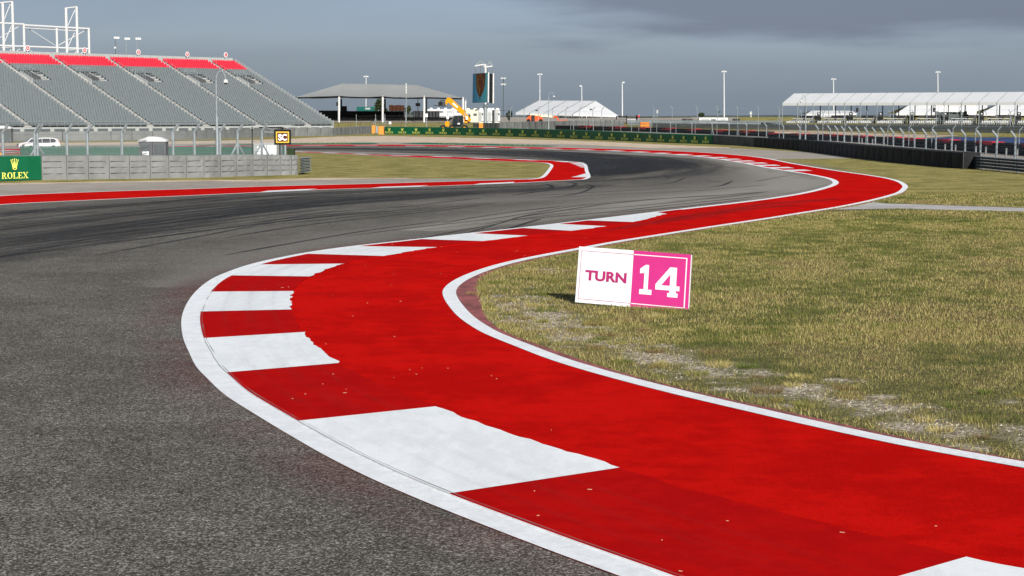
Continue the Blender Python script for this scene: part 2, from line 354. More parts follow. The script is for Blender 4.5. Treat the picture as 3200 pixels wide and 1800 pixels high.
near_out = resample(near_out, .18); far_out = resample(far_out, .22); mid_c = resample(mid_c, .12)

# --- tarmac of the track: everything between the two edges
P = [V2(G(u, v)) for u, v in [(-200, 480), (-200, 485)]]
track_poly = resample(near_out, 1.0) + list(reversed(resample(isl_out, 1.0))) + [V2(G(-1500, 900)), V2(G(-2500, 1700)), Vector((-14, 5)), Vector((-6, 1)), Vector((4, 3))]
struct('track_asphalt', sheet(track_poly, .010), 'asphalt')
# red run-off
red_poly = resample(near_out, .25) + resample(far_out, .3)
struct('red_runoff', sheet(red_poly, .014), 'red_tarmac')
red_isl = isl_out + list(reversed(isl_in))
struct('red_kerb_strip', sheet(red_isl, .016), 'red_tarmac')
# edge lines, constant painted width
def line(name, L, w0, w1, z, mat='white_line', i0=0.0, i1=1.0):
    a = int(len(L) * i0); b = int(len(L) * i1); L = L[a:b]
    struct(name, ribbon(offset(L, w0), offset(L, w1), z), mat)
k_near = max(i for i, p in enumerate(near_out) if p.y < 200 and p.x > -30)
line('edge_line', near_out, 0, .235, .018)
line('edge_line', far_out, 0, -.2, .018)
line('edge_line', resample(isl_out, .4), 0, -.17, .018)
line('edge_line', resample(isl_in, .4), 0, .17, .018)

# overspray of red and worn margin beside the lines
a = [p for p in near_out if p.y < 60]
n_ = len(a)
struct('paint_overspray', ribbon(offset(a, .75), offset(a, -.8), .012), 'overspray')
itp = max(range(len(far_out)), key=lambda i: far_out[i].x if 55 < far_out[i].y < 80 else -99)
b_ = [p for p in far_out[itp:] if p.y < 61.5]
wid = [-.2 - (.09 + .05 * math.sin(i * .013) ** 2 + .02 * math.sin(i * .31) + .22 * math.exp(-((p.y - 25.5) / 2.0) ** 2)) for i, p in enumerate(b_)]
struct('worn_margin', ribbon(offset(b_, -.19), offset(b_, wid), .012), 'pink_margin')

# --- striped kerb inside the near line, a low raised slab
def dist_to(L):
    A = np.array([(p.x, p.y) for p in L])
    return lambda p: int(np.argmin((A[:, 0] - p.x) ** 2 + (A[:, 1] - p.y) ** 2))
inner = offset(near_out, .235)
kn = [p for p in inner if p.y < 56]
mc = [p for p in mid_c if p.y < 49]
fidx = dist_to(kn)
KZ = .030
slab = MB(); rag = []
for i, p in enumerate(mc):
    j = (.02 * math.sin(i * 1.7) + .018 * random.uniform(-1, 1) + .02 * math.sin(i * .43))
    rag.append(p)
mcj = offset(mc, [.014 * random.uniform(-1, 1) + .01 * math.sin(i * .9) for i in range(len(mc))])
kin = kn[fidx(mc[0]):fidx(mc[-1])] if fidx(mc[0]) < fidx(mc[-1]) else list(reversed(kn[fidx(mc[-1]):fidx(mc[0])]))
top = [Vector((p.x, p.y, KZ)) for p in kin] + [Vector((p.x, p.y, KZ)) for p in reversed(mcj)]
slab.poly(top)
slab.add([(p.x, p.y, KZ) for p in mcj] + [(p.x, p.y, .014) for p in mcj], [(i, i + 1, len(mcj) + i + 1, len(mcj) + i) for i in range(len(mcj) - 1)])
slab.add([(p.x, p.y, KZ) for p in kin] + [(p.x, p.y, .016) for p in kin], [(i, i + 1, len(kin) + i + 1, len(kin) + i) for i in range(len(kin) - 1)])
slab.m[-(len(kin) - 1):] = [1] * (len(kin) - 1)
struct('kerb', slab, ['red_kerb', 'white_line'])

def near_pt(L, q):                    # snap: closest point index
    return min(range(len(L)), key=lambda i: (L[i] - q).length)
mcz = mcj
def kerb_block(pA, pB, qB, qA, z):
    """white block between line side (pA..pB) and C side (qA..qB), edges following both curves"""
    a, b = V2(G(*pA, z=z)), V2(G(*pB, z=z)); c, d = V2(G(*qB, z=z)), V2(G(*qA, z=z))
    i0, i1 = near_pt(kin, a), near_pt(kin, b); j0, j1 = near_pt(mcz, d), near_pt(mcz, c)
    s1 = kin[i0:i1 + 1] if i0 <= i1 else list(reversed(kin[i1:i0 + 1]))
    s2 = mcz[j0:j1 + 1] if j0 <= j1 else list(reversed(mcz[j1:j0 + 1]))
    rg = offset(s2, [(.010 * math.sin(i * .21) + (.02 if mcz[j0].y > 24 else .006) * random.uniform(-1, 1)) if 0 < i < len(s2) - 1 else 0 for i in range(len(s2))]) if len(s2) > 3 else s2
    pts = [Vector((p.x, p.y, z)) for p in s1 + list(reversed(rg))]
    m = MB(); m.poly(pts); return m
blocks = [((2109, 664), (1988, 681), (1906, 691), (2075, 678), None)]
B = [ # line-side far, line-side near, C-side near, C-side far
    ((2109, 664), (1906, 690.5), (1990, 694), (2100, 668)),
    ((1811, 702), (1693, 715), (1814, 722.5), (1922, 707)),
    ((1555, 731), (1398, 749.6), (1536, 754), (1677, 737.5)),
    ((1219, 772), (1069, 794.6), (1235, 800), (1380, 773)),
    ((904, 826), (765, 861.5), (981, 864.6), (1088, 824)),
    ((676, 912), (628, 974), (910, 965.5), (919, 909)),
    ((620, 1056), (694, 1164), (1048, 1137), (944, 1037)),
    ((906, 1318), (1406, 1547), (1893, 1461), (1341, 1272)),
    ((2600, 1860), (3500, 2200), (3500, 1868), (2971, 1742))]
for k, (a, b, c, d) in enumerate(B):
    struct('white_kerb_block', kerb_block(a, b, c, d, KZ + .003), 'white_kerb')

KS = 1 if (offset(kin, .5)[len(kin) // 2] - mcj[len(mcj) // 2]).length < (offset(kin, -.5)[len(kin) // 2] - mcj[len(mcj) // 2]).length else -1
alpha_mat('seam_grey', (.22, .22, .22), .6, soft=.3, sx=.9, sy=.8, lo=.45, hi=.6)  # thin broken grey line on the slab, next to the edge line
struct('kerb_seam', ribbon(offset(kin, KS * .012), offset(kin, KS * .035), KZ + .005), 'seam_grey')
alpha_mat('scuff_grey', (.10, .04, .035), .07, soft=.5, sx=.5, sy=3, lo=.42, hi=.62)
for o_s, w_s in ((.30, .10), (.62, .16), (.95, .08)):
    struct('kerb_scuff', ribbon(offset(kin, KS * (o_s - w_s)), offset(kin, KS * (o_s + w_s)), KZ + .006), 'scuff_grey')
# --- far outer kerb: stripes between line and red, and the island's kerb stripes
def stripes(L, w0, w1, period, duty, slant, z, y0=None, name='white_kerb_block', mat='white_kerb', keep=None):
    L = resample(L, .25); s = 0; m = MB(); per = int(period / .25); on = int(per * duty); sl = int(slant / .25)
    i = 0
    while i + on + abs(sl) + 2 < len(L):
        if keep is None or keep(L[i]):
            a = offset(L[i:i + on], w0); b = offset(L[i + sl:i + sl + on], w1) if i + sl >= 0 else None
            if b and len(b) == len(a):
                k = len(m.v)
                for p, q in zip(a, b): m.v += [(p.x, p.y, z), (q.x, q.y, z)]
                for j in range(len(a) - 1): m.f.append((k + 2 * j, k + 2 * j + 1, k + 2 * j + 3, k + 2 * j + 2)); m.m.append(0)
        i += per
    if m.f: struct(name, m, mat)
i_tip = max(range(len(near_out)), key=lambda i: near_out[i].x if 60 < near_out[i].y < 100 else -99)
far_part = [p for p in near_out[i_tip:] if p.y > 84]
stripes(far_part, .235, 1.35, 4.7, .5, 0.5, .020, keep=lambda p: p.x > -60)
# island: outer side (towards camera) wedges and tip
isl_r = resample(isl_out, .25)
tp_ = V2(G(1845, 554)); it = min(range(len(isl_r)), key=lambda i: (isl_r[i] - tp_).length)
stripes([p for p in isl_r[:it - 12]], -.17, -.80, 5.0, .5, 1.2, .020, keep=lambda p: p.x > -9)
tip_front = isl_r[it - 14:it + 4]
stripes([p for p in isl_r[it:] if p.y > 101], -.17, -.75, 5.2, .5, 0, .020, keep=lambda p: p.y < 160)
def pxsheet(name, pts, z, mat): 
    return struct(name, sheet([V2(G(u, v)) for u, v in pts], z), mat)
pxsheet('white_kerb_block', [(1785, 555), (1803, 551), (1828, 543.5), (1835, 545), (1838, 555)], .020, 'white_kerb')
for (x0, y0, x1, y1) in ((1778, 509.3, 1826, 512.4), (1788, 513.6, 1832, 516.2), (1798, 517.5, 1833, 520.5), (1808, 521.8, 1834, 524.5)):
    pxsheet('white_kerb_block', [(x0, y0), (x1 - 4, y0 + .2), (x1, y1 - .6), (x1, y1), (x0 + 14, y1)], .020, 'white_kerb')

# --- run-off tarmac, gravel, grass-side strips
EXT = [(700, 459), (920, 454)]
fo_far = [(u, v) for u, v in FAR_OUT if v < 500 and u <= 2400]
pxsheet('runoff_tarmac', [(-400, 458), (300, 452), (700, 447.5), (915, 445.8), (1200, 444), (1500, 446.5), (1790, 450.8), (2023, 461), (2190, 462), (2277, 462.5), (2400, 469), (2493, 474.5), (2568, 480.5), (2620, 487), (2664, 495), (2560, 496.5), (2440, 498), (2410, 500)] + list(reversed([(u, v + .4) for u, v in fo_far])) + [(-300, 490)], .006, 'runoff_tarmac')
pxsheet('gravel_trap', [(-400, 452), (0, 447), (300, 445.5), (600, 441), (780, 437.5), (915, 433.5), (1007, 428.5), (1100, 425.8), (1200, 425), (1398, 429.3), (1600, 434.5), (1790, 439.4), (1899, 444), (2073, 452), (2281, 461), (2277, 463), (2190, 462.8), (2023, 462.5), (1790, 451.3), (1500, 447.3), (1200, 444.8), (915, 446.5), (700, 448.5), (300, 453), (-400, 459)], .008, 'gravel')
pxsheet('runoff_tarmac', [(-500, 648), (-500, 596), (0, 577), (320, 571), (640, 566), (800, 567), (1000, 563), (1266, 558.5), (1545, 559), (1690, 556), (1688, 559.5), (1600, 562.2), (1421, 567.3), (1172, 574.3), (800, 583.8), (640, 589.5), (320, 599.4), (0, 612.7), (-200, 629.8)], .006, 'runoff_tarmac')
gv = [(-500, 592), (0, 573), (320, 568), (640, 563), (800, 562.5), (968, 556.5), (1266, 556.5), (1300, 558), (1150, 560), (1000, 563.5), (800, 567.5), (640, 566.8), (320, 571.5), (0, 578), (-500, 598)]
pxsheet('gravel_strip', gv, .008, 'gravel')
pxsheet('path', [(2602, 655.5), (2617, 648), (2730, 631.5), (2763, 636), (2900, 640.5), (3200, 650), (4200, 684), (4200, 700), (3200, 661.5), (2804, 652.5)], .006, 'path_concrete')
# painted run-off beyond the far kerb
pxsheet('green_painted_area', [(560, 457.2), (650, 453), (900, 448.3), (1060, 446.6), (1165, 446), (1186, 449.4), (1150, 451.2), (1000, 451.6), (700, 454.2)], .012, 'green_paint')
pxsheet('green_painted_area', [(1249, 448.4), (1324, 445.6), (1361, 446.6), (1500, 449.2), (1640, 452.8), (1750, 456.2), (1709, 458.5), (1600, 457), (1523, 454.8), (1398, 452.3), (1300, 450.8)], .012, 'green_paint')
yl = MB()
for a, b, v0, v1 in ((930, 1090, 448.9, 448.2), (1370, 1510, 449.2, 451.6), (1560, 1690, 453.0, 455.4)):
    u = a
    while u < b:
        wd = random.uniform(4, 13); t = (u - a) / (b - a); v = v0 + (v1 - v0) * t + random.uniform(-.35, .35)
        q = [G(u, v), G(u + wd, v + .05), G(u + wd + 1, v + .95), G(u + 1, v + .9)]
        yl.poly([(p.x, p.y, .015) for p in q]); u += wd + random.uniform(3, 10)
struct('yellow_paint_marks', yl, 'yellow_paint')
# beyond the right-hand wall: service road, gravel, blue run-off, hard standing under the far stands
pxsheet('service_road', [(2240, 447), (2500, 468), (2760, 497), (3060, 528), (3600, 575), (3600, 500), (3200, 470), (2800, 440), (2400, 420), (2100, 413), (1800, 408), (1790, 430)], .006, 'runoff_tarmac')
pxsheet('gravel_trap', [(1985, 403), (2300, 404.5), (2500, 409), (2880, 420), (3000, 424), (2880, 431.5), (2700, 425), (2400, 416), (2000, 405.5)], .010, 'gravel')
pxsheet('blue_painted_area', [(2850, 436), (2960, 428.5), (3600, 433), (3600, 458), (3200, 449), (3000, 444)], .014, 'blue_paint')
def hill_sheet(name, pts, dz, mat, n=26):
    """sheet draped on the rising ground"""
    L = [G(u, v) for u, v in pts]; m = MB()
    y0, y1 = min(p.y for p in L), max(p.y for p in L); x0, x1 = min(p.x for p in L), max(p.x for p in L)
    for i in range(n):
        ya, yb = y0 + (y1 - y0) * i / n, y0 + (y1 - y0) * (i + 1) / n
        m.quad((x0, ya, H(0, ya) + dz), (x1, ya, H(0, ya) + dz), (x1, yb, H(0, yb) + dz), (x0, yb, H(0, yb) + dz))
    return struct(name, m, mat)
m = MB()
for i in range(30): ya, yb = 449 + 160 * i / 30, 449 + 160 * (i + 1) / 30; m.quad((-62, ya, H(0, ya) + .05), (60, ya, H(0, ya) + .05), (60, yb, H(0, yb) + .05), (-62, yb, H(0, yb) + .05))
struct('paved_terrace', m, 'runoff_tarmac')

# --- rubber laid down by the cars, and single skids
def rib(name, pts, wd, mat, z, n=12):
    L = resample(plan(pts, n), .6); k = len(L)
    w_ = [wd * (.25 + .75 * min(1, 6 * min(i, k - 1 - i) / k)) / 2 for i in range(k)] if mat != 'skid' else [wd * (.3 + .7 * min(1, 8 * min(i, k - 1 - i) / k)) / 2 for i in range(k)]
    struct(name, ribbon(offset(L, w_), offset(L, [-q for q in w_]), z), mat)
alpha_mat('scuff', (.06, .005, .005), .45, soft=.5, sx=.12, sy=4, lo=.35, hi=.65)
for pth, w_s in (([(2050, 700), (2200, 672), (2350, 648), (2500, 632), (2620, 622)], 1.6), ([(1900, 722), (2150, 678), (2350, 655), (2520, 640)], .8)):
    rib('tyre_scuff', pth, w_s, 'scuff', .0165)
rib('rubber_line', [(-700, 800), (-200, 765), (0, 742), (300, 700), (600, 662), (900, 633), (1200, 613), (1450, 602), (1700, 590), (1900, 578)], 5.2, 'rubber', .0112)
rib('rubber_line', [(-700, 900), (-200, 830), (0, 795), (300, 735), (600, 685), (900, 650), (1200, 625), (1500, 604)], 3.2, 'rubber', .0118)
rib('rubber_line', [(-500, 700), (0, 668), (400, 643), (800, 615), (1200, 597), (1500, 588), (1750, 578)], 2.0, 'rubber', .0124)
rib('rubber_line', [(300, 470), (700, 467.5), (920, 465.5), (1150, 466), (1400, 470), (1650, 476), (1850, 487), (1960, 500), (1990, 515), (1960, 530), (1900, 545)], 9.5, 'rubber_dense', .013)
rib('rubber_line', [(1250, 476), (1500, 480), (1700, 489), (1850, 500), (1930, 515), (1920, 535), (1870, 552)], 5.5, 'rubber_dense', .0136)
rib('rubber_line', [(1700, 480), (1950, 490), (2080, 505), (2110, 522), (2060, 540), (1950, 556), (1800, 570)], 8, 'rubber', .0142)
rib('clean_strip', [(-200, 479), (500, 467), (920, 472), (1150, 477.5), (1400, 486), (1600, 494)], 5, 'clean_tarmac', .0106)
rib('clean_strip', [(1740, 472), (2000, 482), (2200, 495), (2360, 513), (2470, 545), (2500, 568), (2440, 590), (2300, 610), (2100, 632), (1800, 662), (1500, 698), (1300, 722)], 8.5, 'clean_tarmac', .0108)
alpha_mat('pale_tarmac', (.27, .25, .22), .62, streak=False, soft=.5, grain=.5)
rib('worn_tarmac', [(500, 900), (900, 780), (1300, 712), (1700, 655), (2100, 612), (2400, 588)], 5, 'pale_tarmac', .0104)
rib('worn_tarmac', [(1300, 640), (1600, 625), (1900, 606), (2200, 588), (2420, 566), (2380, 545), (2250, 525)], 9, 'pale_tarmac', .0105)
sk = [  # px path, width m
    [(0, 680), (120, 660), (320, 645), (640, 620)], [(0, 673), (130, 655), (330, 640), (640, 615)],
    [(1600, 662), (1800, 642), (2000, 626), (2200, 615), (2400, 600)], [(1600, 684), (1700, 668), (1900, 638), (2050, 624), (2250, 610)],
    [(1080, 740), (1300, 712), (1500, 690), (1600, 676), (1800, 646), (2000, 630)],
    [(1380, 700), (1450, 687), (1600, 664), (1750, 648)], [(1500, 742), (1590, 716), (1650, 697), (1690, 685)], [(1440, 736), (1560, 700), (1640, 676), (1720, 660)],
    [(1600, 690), (1720, 679), (1900, 664), (2080, 644), (2400, 612)], [(1680, 660), (1900, 652), (2100, 634), (2400, 600)],
    [(1600, 620), (1760, 614), (1830, 598), (1853, 583), (1835, 577), (1790, 574)], [(1600, 612), (1720, 594), (1790, 583), (1799, 575), (1770, 569)],
    [(1600, 600), (1690, 594), (1725, 588), (1720, 580), (1650, 574)], [(1640, 614), (1900, 600), (2100, 588), (2250, 582), (2290, 566)],
    [(1700, 622), (1900, 608), (2150, 598), (2400, 578)], [(1980, 566), (2080, 562), (2096, 556), (2070, 548)], [(2020, 580), (2100, 572), (2140, 557)],
    [(900, 560 + 140), (1100, 678), (1300, 660), (1550, 635)], [(700, 745), (950, 706), (1200, 678), (1500, 645)], [(700, 800), (900, 764), (1150, 722), (1400, 690)],
    [(800, 700), (1000, 668), (1250, 648), (1500, 620)], [(600, 690), (850, 655), (1150, 622), (1500, 600)], [(1250, 760), (1400, 730), (1560, 700)],
    [(2200, 566), (2240, 569), (2262, 569)], [(1900, 668), (2100, 650), (2350, 622)], [(1500, 704), (1700, 676), (1850, 660)],
    [(2360, 568), (2450, 552), (2480, 549)], [(300, 800), (600, 745), (900, 690), (1200, 660)], [(-100, 700), (300, 652), (700, 622), (1100, 604)]]
for i, p in enumerate(sk):
    rib('skid_mark', p, random.uniform(.10, .22) * (1.0 if p[0][1] > 600 else 1.3), 'skid', .0148 + i * .00006)
# many faint parallel lines in the foreground road
for i in range(80):
    t = random.random(); o_ = random.uniform(-1, 1) * 22
    u0 = random.uniform(-300, 900); L0 = random.uniform(300, 900)
    base = lambda u, t: 640 + t * 150 - (u - 200) * (.085 + .04 * t) + 24 * max(0, (u - 900) / 700) ** 1.2
    p = [(u0 + L0 * k / 4, base(u0 + L0 * k / 4, t) + o_ * .2) for k in range(5)]
    p = [(u, v) for u, v in p if v > 588 + max(0, (900 - u)) * .03]
    if len(p) > 2: rib('skid_mark', p, random.uniform(.05, .15), 'skid', .0125 + i * .00002)

# --- near turf: real blades over soil with bare stony patches
far_np = np.array([(p.x, p.y) for p in far_out])
turf_poly = np.array([(p.x, p.y) for p in offset(b_, wid)] + [(40., 8.), (40., 60.)])
def inside(px, py, poly):
    c = np.zeros(len(px), bool); n = len(poly); j = n - 1
    for i in range(n):
        xi, yi = poly[i]; xj, yj = poly[j]
        if yi != yj:
            m_ = ((yi > py) != (yj > py)) & (px < (xj - xi) * (py - yi) / (yj - yi) + xi); c ^= m_
        j = i
    return c
PATCH = [(1585, 955, 70, 14), (1650, 1000, 110, 20), (1725, 1018, 60, 14), (1840, 1068, 90, 22), (1905, 1035, 50, 8), (2000, 1128, 110, 20), (2070, 1085, 60, 14), (2190, 1150, 90, 16), (2370, 1168, 110, 22), (2500, 1210, 130, 22), (2620, 1190, 90, 12),
         (2660, 1265, 100, 18), (2760, 1240, 90, 18), (2800, 1330, 110, 22), (2910, 1330, 90, 26), (3040, 1400, 100, 20), (3180, 1345, 80, 34), (1730, 848, 70, 12), (1560, 925, 45, 8), (2240, 1215, 70, 12), (2460, 1270, 60, 10), (3150, 1260, 60, 12), (1500, 985, 30, 8)]
PW = []
for (u, v, du, dv) in PATCH:
    c = G(u, v); e1 = G(u + du, v); e2 = G(u, v + dv); PW.append((c.x, c.y, e1.x - c.x, c.y - e2.y))
def vnoise(x, y, sc, seed):
    x = x * sc; y = y * sc; xi = np.floor(x).astype(np.int64); yi = np.floor(y).astype(np.int64); fx = x - xi; fy = y - yi
    fx = fx * fx * (3 - 2 * fx); fy = fy * fy * (3 - 2 * fy)
    def h(a, b): 
        n = (a * 374761393 + b * 668265263 + seed * 1274126177) & 0xffffffff; n = ((n ^ (n >> 13)) * 1103515245) & 0xffffffff; return (n & 0xffff) / 65535.
    return (h(xi, yi) * (1 - fx) + h(xi + 1, yi) * fx) * (1 - fy) + (h(xi, yi + 1) * (1 - fx) + h(xi + 1, yi + 1) * fx) * fy
EDGE_ = np.array([(p.x, p.y) for p in resample([q for q in far_out if 8 < q.y < 31 and q.x < 12], .4)])
def bare(x, y):
    d2 = np.full(x.shape, 1e9)
    for ex, ey in EDGE_: d2 = np.minimum(d2, (x - ex) ** 2 + (y - ey) ** 2)
    d = np.sqrt(d2); b = .82 * np.exp(-((d - 1.05) / .75) ** 2) * np.clip((28.5 - y) / 4, 0, 1)
    for (cx, cy, rx, ry) in PW: b = np.maximum(b, np.exp(-(((x - cx) / rx) ** 2 + ((y - cy) / ry) ** 2)))
    n = .45 * vnoise(x, y, 1.8, 3) + .35 * vnoise(x, y * .7, 6, 5) + .2 * vnoise(x, y, 13, 8)
    return np.clip((b * .60 + n - .82) * 3.4, 0, 1)
m, t = new_mat('turf_soil'); L = t.links.new
o = N(t, 'ShaderNodeOutputMaterial'); b = N(t, 'ShaderNodeBsdfPrincipled'); L(b.outputs[0], o.inputs[0]); b.inputs['Roughness'].default_value = .95; b.inputs['Specular IOR Level'].default_value = .15
at = N(t, 'ShaderNodeAttribute', attribute_name='bare'); c = N(t, 'ShaderNodeTexCoord')
n1 = N(t, 'ShaderNodeTexNoise'); n1.inputs['Scale'].default_value = 5; n1.inputs['Detail'].default_value = 8; n1.inputs['Roughness'].default_value = .75; L(c.outputs['Object'], n1.inputs['Vector'])
r1 = N(t, 'ShaderNodeValToRGB'); r1.color_ramp.elements[0].position = .35; r1.color_ramp.elements[0].color = (.05, .05, .018, 1); r1.color_ramp.elements[1].position = .68; r1.color_ramp.elements[1].color = (.20, .165, .07, 1); L(n1.outputs['Fac'], r1.inputs[0])  # soil colour darkened to stand in for shadow between the blades
vo = N(t, 'ShaderNodeTexVoronoi'); vo.inputs['Scale'].default_value = 26; L(c.outputs['Object'], vo.inputs['Vector'])
r2 = N(t, 'ShaderNodeValToRGB'); r2.color_ramp.elements[0].color = (.12, .09, .06, 1); r2.color_ramp.elements[1].color = (.46, .40, .31, 1); r2.color_ramp.elements[1].position = .75; r2.color_ramp.elements[0].position = .1
L(vo.outputs['Color'], r2.inputs[0])
x = N(t, 'ShaderNodeMix', data_type='RGBA'); L(at.outputs['Fac'], x.inputs[0]); L(r1.outputs[0], x.inputs[6]); L(r2.outputs[0], x.inputs[7]); L(x.outputs[2], b.inputs['Base Color'])
bp = N(t, 'ShaderNodeBump'); bp.inputs['Strength'].default_value = .8; bp.inputs['Distance'].default_value = .02; L(vo.outputs['Distance'], bp.inputs['Height']); bp.invert = True; L(bp.outputs[0], b.inputs['Normal'])
gx = np.arange(-4, 20, .11); gy = np.arange(9, 60, .13); X, Yg = np.meshgrid(gx, gy); fx, fy = X.ravel(), Yg.ravel()
me = bpy.data.meshes.new('turf_soil'); nxx = len(gx); ii = np.arange(len(gy) - 1)[:, None] * nxx + np.arange(nxx - 1)[None, :]
fa = np.stack([ii, ii + 1, ii + 1 + nxx, ii + nxx], -1).reshape(-1, 4)
me.from_pydata(np.stack([fx, fy, np.full_like(fx, .003)], 1).tolist(), [], fa.tolist())
at_ = me.attributes.new('bare', 'FLOAT', 'POINT'); at_.data.foreach_set('value', bare(fx, fy).astype(np.float32)); me.materials.append(MATS['turf_soil'])
to = bpy.data.objects.new('turf_soil', me); COL.objects.link(to); tag(to, kind='structure')

PATHP = np.array([tuple(V2(G(u, v))) for u, v in [(2560, 664), (2617, 647), (2730, 630.5), (2763, 635), (2900, 639.5), (3200, 649), (4200, 684), (4200, 702), (3200, 663), (2804, 653.5)]])
def blades(name, n, y0, y1, hgt, wdt, poly, xr=None, dens_bare=.8, seed=1, z0=.0):
    r = np.random.default_rng(seed); y = y0 + (y1 - y0) * r.random(n); x = -3 + 23 * r.random(n)
    k = (np.abs(x) < .31 * y + 3.5) & inside(x, y, poly); x, y = x[k], y[k]
    bb = np.where(inside(x, y, PATHP), 2.0, bare(x, y)); k = r.random(len(x)) > bb * dens_bare; x, y = x[k], y[k]; n = len(x)
    cl = .5 * vnoise(x, y, 1.3, 11) + .5 * vnoise(x, y, 4, 12)
    hh = hgt * (.35 + .9 * r.random(n)) * (.55 + .9 * cl); a = r.random(n) * 6.283; ln = hh * (r.random(n) * .9); lx = np.cos(a) * ln; ly = np.sin(a) * ln
    b2 = a + 1.2 + r.random(n); wx = np.cos(b2) * wdt; wy = np.sin(b2) * wdt
    v = np.empty((n, 3, 3), np.float32)
    v[:, 0] = np.stack([x - wx, y - wy, np.full(n, z0)], 1); v[:, 1] = np.stack([x + wx, y + wy, np.full(n, z0)], 1); v[:, 2] = np.stack([x + lx, y + ly, z0 + hh], 1)
    me = bpy.data.meshes.new(name); me.vertices.add(3 * n); me.vertices.foreach_set('co', v.ravel()); me.loops.add(3 * n); me.loops.foreach_set('vertex_index', np.arange(3 * n, dtype=np.int32))
    me.polygons.add(n); me.polygons.foreach_set('loop_start', np.arange(0, 3 * n, 3, dtype=np.int32)); me.polygons.foreach_set('loop_total', np.full(n, 3, np.int32))
    for i in range(5): me.materials.append(MATS['blade_%d' % i])
    q = .10 + .38 * vnoise(x, y * .6, .8, 21) + .42 * vnoise(x, y, 3.1, 22) + .5 * (r.random(n) - .5); mi = np.clip(((q - .12) * 6.0), 0, 4).astype(np.int32)
    me.polygons.foreach_set('material_index', mi); me.update(calc_edges=True); me.validate()
    o = bpy.data.objects.new(name, me); COL.objects.link(o); return tag(o, kind='stuff')
for i, c_ in enumerate([(.065, .095, .02), (.13, .14, .034), (.24, .21, .065), (.42, .35, .15), (.15, .105, .05)]):
    pm('blade_%d' % i, c_, .85, var=.1, spec=.15)
blades('grass', 620000, 9, 22, .036, .0024, turf_poly, seed=1)
blades('grass', 760000, 20, 44, .042, .004, turf_poly, seed=2)
blades('grass', 260000, 40, 60, .042, .008, turf_poly, seed=3)
tag(bpy.data.objects['grass'], 'short dry green and straw lawn beside the red run-off', 'grass')
for nm in ('grass.001', 'grass.002'): tag(bpy.data.objects[nm], 'olive and straw lawn further back beside the red run-off', 'grass')
# blade fringe at the lawn edge
e_ = MB()
for p in offset(b_, [q - .03 for q in wid]):
    if p.y > 60: continue
    for _ in range(9):
        x_, y_ = p.x + random.uniform(-.05, .12), p.y + random.uniform(-.12, .12); a = random.uniform(0, 6.28); h_ = random.uniform(.03, .085)
        lx, ly = math.cos(a) * h_ * .7, math.sin(a) * h_ * .7; e_.add([(x_ - .004, y_, 0), (x_ + .004, y_ + .003, 0), (x_ + lx, y_ + ly, h_)], [(0, 1, 2)], random.choice((1, 2, 3, 2, 4)))
tag(e_.build('grass_fringe', ['blade_%d' % i for i in range(5)]), 'ragged grass fringe along the curved white line', 'grass', kind='stuff')
# straw clippings scattered on the red paint
pm('straw', (.55, .34, .22), .8)
st = MB(); rp = np.array([(p.x, p.y) for p in red_poly])
cx = rng.uniform(-5, 11, 9000); cy = 9 + 30 * rng.random(9000) ** 1.3; kk = inside(cx, cy, rp) & (np.abs(cx) < .3 * cy + .5)
for x_, y_ in list(zip(cx[kk], cy[kk]))[:70]:
    l_ = abs(random.gauss(0, .008)) + .003; a = random.uniform(-.9, .9); w_ = .0018; dx, dy = math.cos(a) * l_, math.sin(a) * l_
    st.add([(x_ - dx, y_ - dy - w_, .037), (x_ + dx, y_ + dy - w_, .037), (x_ + dx, y_ + dy + w_, .040), (x_ - dx, y_ - dy + w_, .040)], [(0, 1, 2, 3)])
tag(st.build('straw_clippings', 'straw'), 'tiny pale grass clippings scattered on the red paint', 'clippings', kind='stuff')

# loose stones in the bare patches
pm('stone', (.46, .41, .33), .9, var=.25, scale=9)
sx_ = rng.uniform(-3, 16, 90000); sy_ = 9 + 34 * rng.random(90000); kk = inside(sx_, sy_, turf_poly) & (np.abs(sx_) < .31 * sy_ + .5); sx_, sy_ = sx_[kk], sy_[kk]
kk = rng.random(len(sx_)) < bare(sx_, sy_) * .75; st = MB()
for x_, y_ in list(zip(sx_[kk], sy_[kk]))[:9000]:
    r_ = random.uniform(.006, .016) * (1 + max(0, y_ - 20) * .03); a = random.random() * 3; c_, s_ = math.cos(a) * r_, math.sin(a) * r_; h_ = r_ * random.uniform(.6, 1.1)
    st.add([(x_ + c_, y_ + s_, .002), (x_ - s_ * .8, y_ + c_ * .8, .002), (x_ - c_, y_ - s_, .002), (x_ + s_ * .8, y_ - c_ * .8, .002), (x_ + .2 * c_, y_, .002 + h_)], [(0, 1, 4), (1, 2, 4), (2, 3, 4), (3, 0, 4)])
tag(st.build('stones', 'stone'), 'pale loose stones in the bare patches of the lawn', 'stones', kind='stuff')

# taller weed tufts in and beside the bare strip
e_ = MB(); cand = [p for p in offset(b_, [-.2 - abs(random.gauss(0, 1)) * 1.3 - .25 for _ in b_]) if p.y < 33]
for p in random.sample(cand, min(260, len(cand))):
    ra = random.uniform(.05, .16); hh_ = random.uniform(.035, .085); cm_ = random.choice(((1, 2), (0, 1), (2, 3), (4, 2), (4, 4)))
    for _ in range(int(110 * ra / .1)):
        a = random.uniform(0, 6.28); d = ra * random.random() ** .6; x_, y_ = p.x + math.cos(a) * d, p.y + math.sin(a) * d; h_ = hh_ * random.uniform(.5, 1.1); lx, ly = math.cos(a) * h_ * random.uniform(.2, .9), math.sin(a) * h_ * random.uniform(.2, .9); w_ = random.uniform(-.0028, .0028)
        e_.add([(x_ - .0028, y_ - w_, 0), (x_ + .0028, y_ + w_, 0), (x_ + lx, y_ + ly, h_)], [(0, 1, 2)], random.choice(cm_))
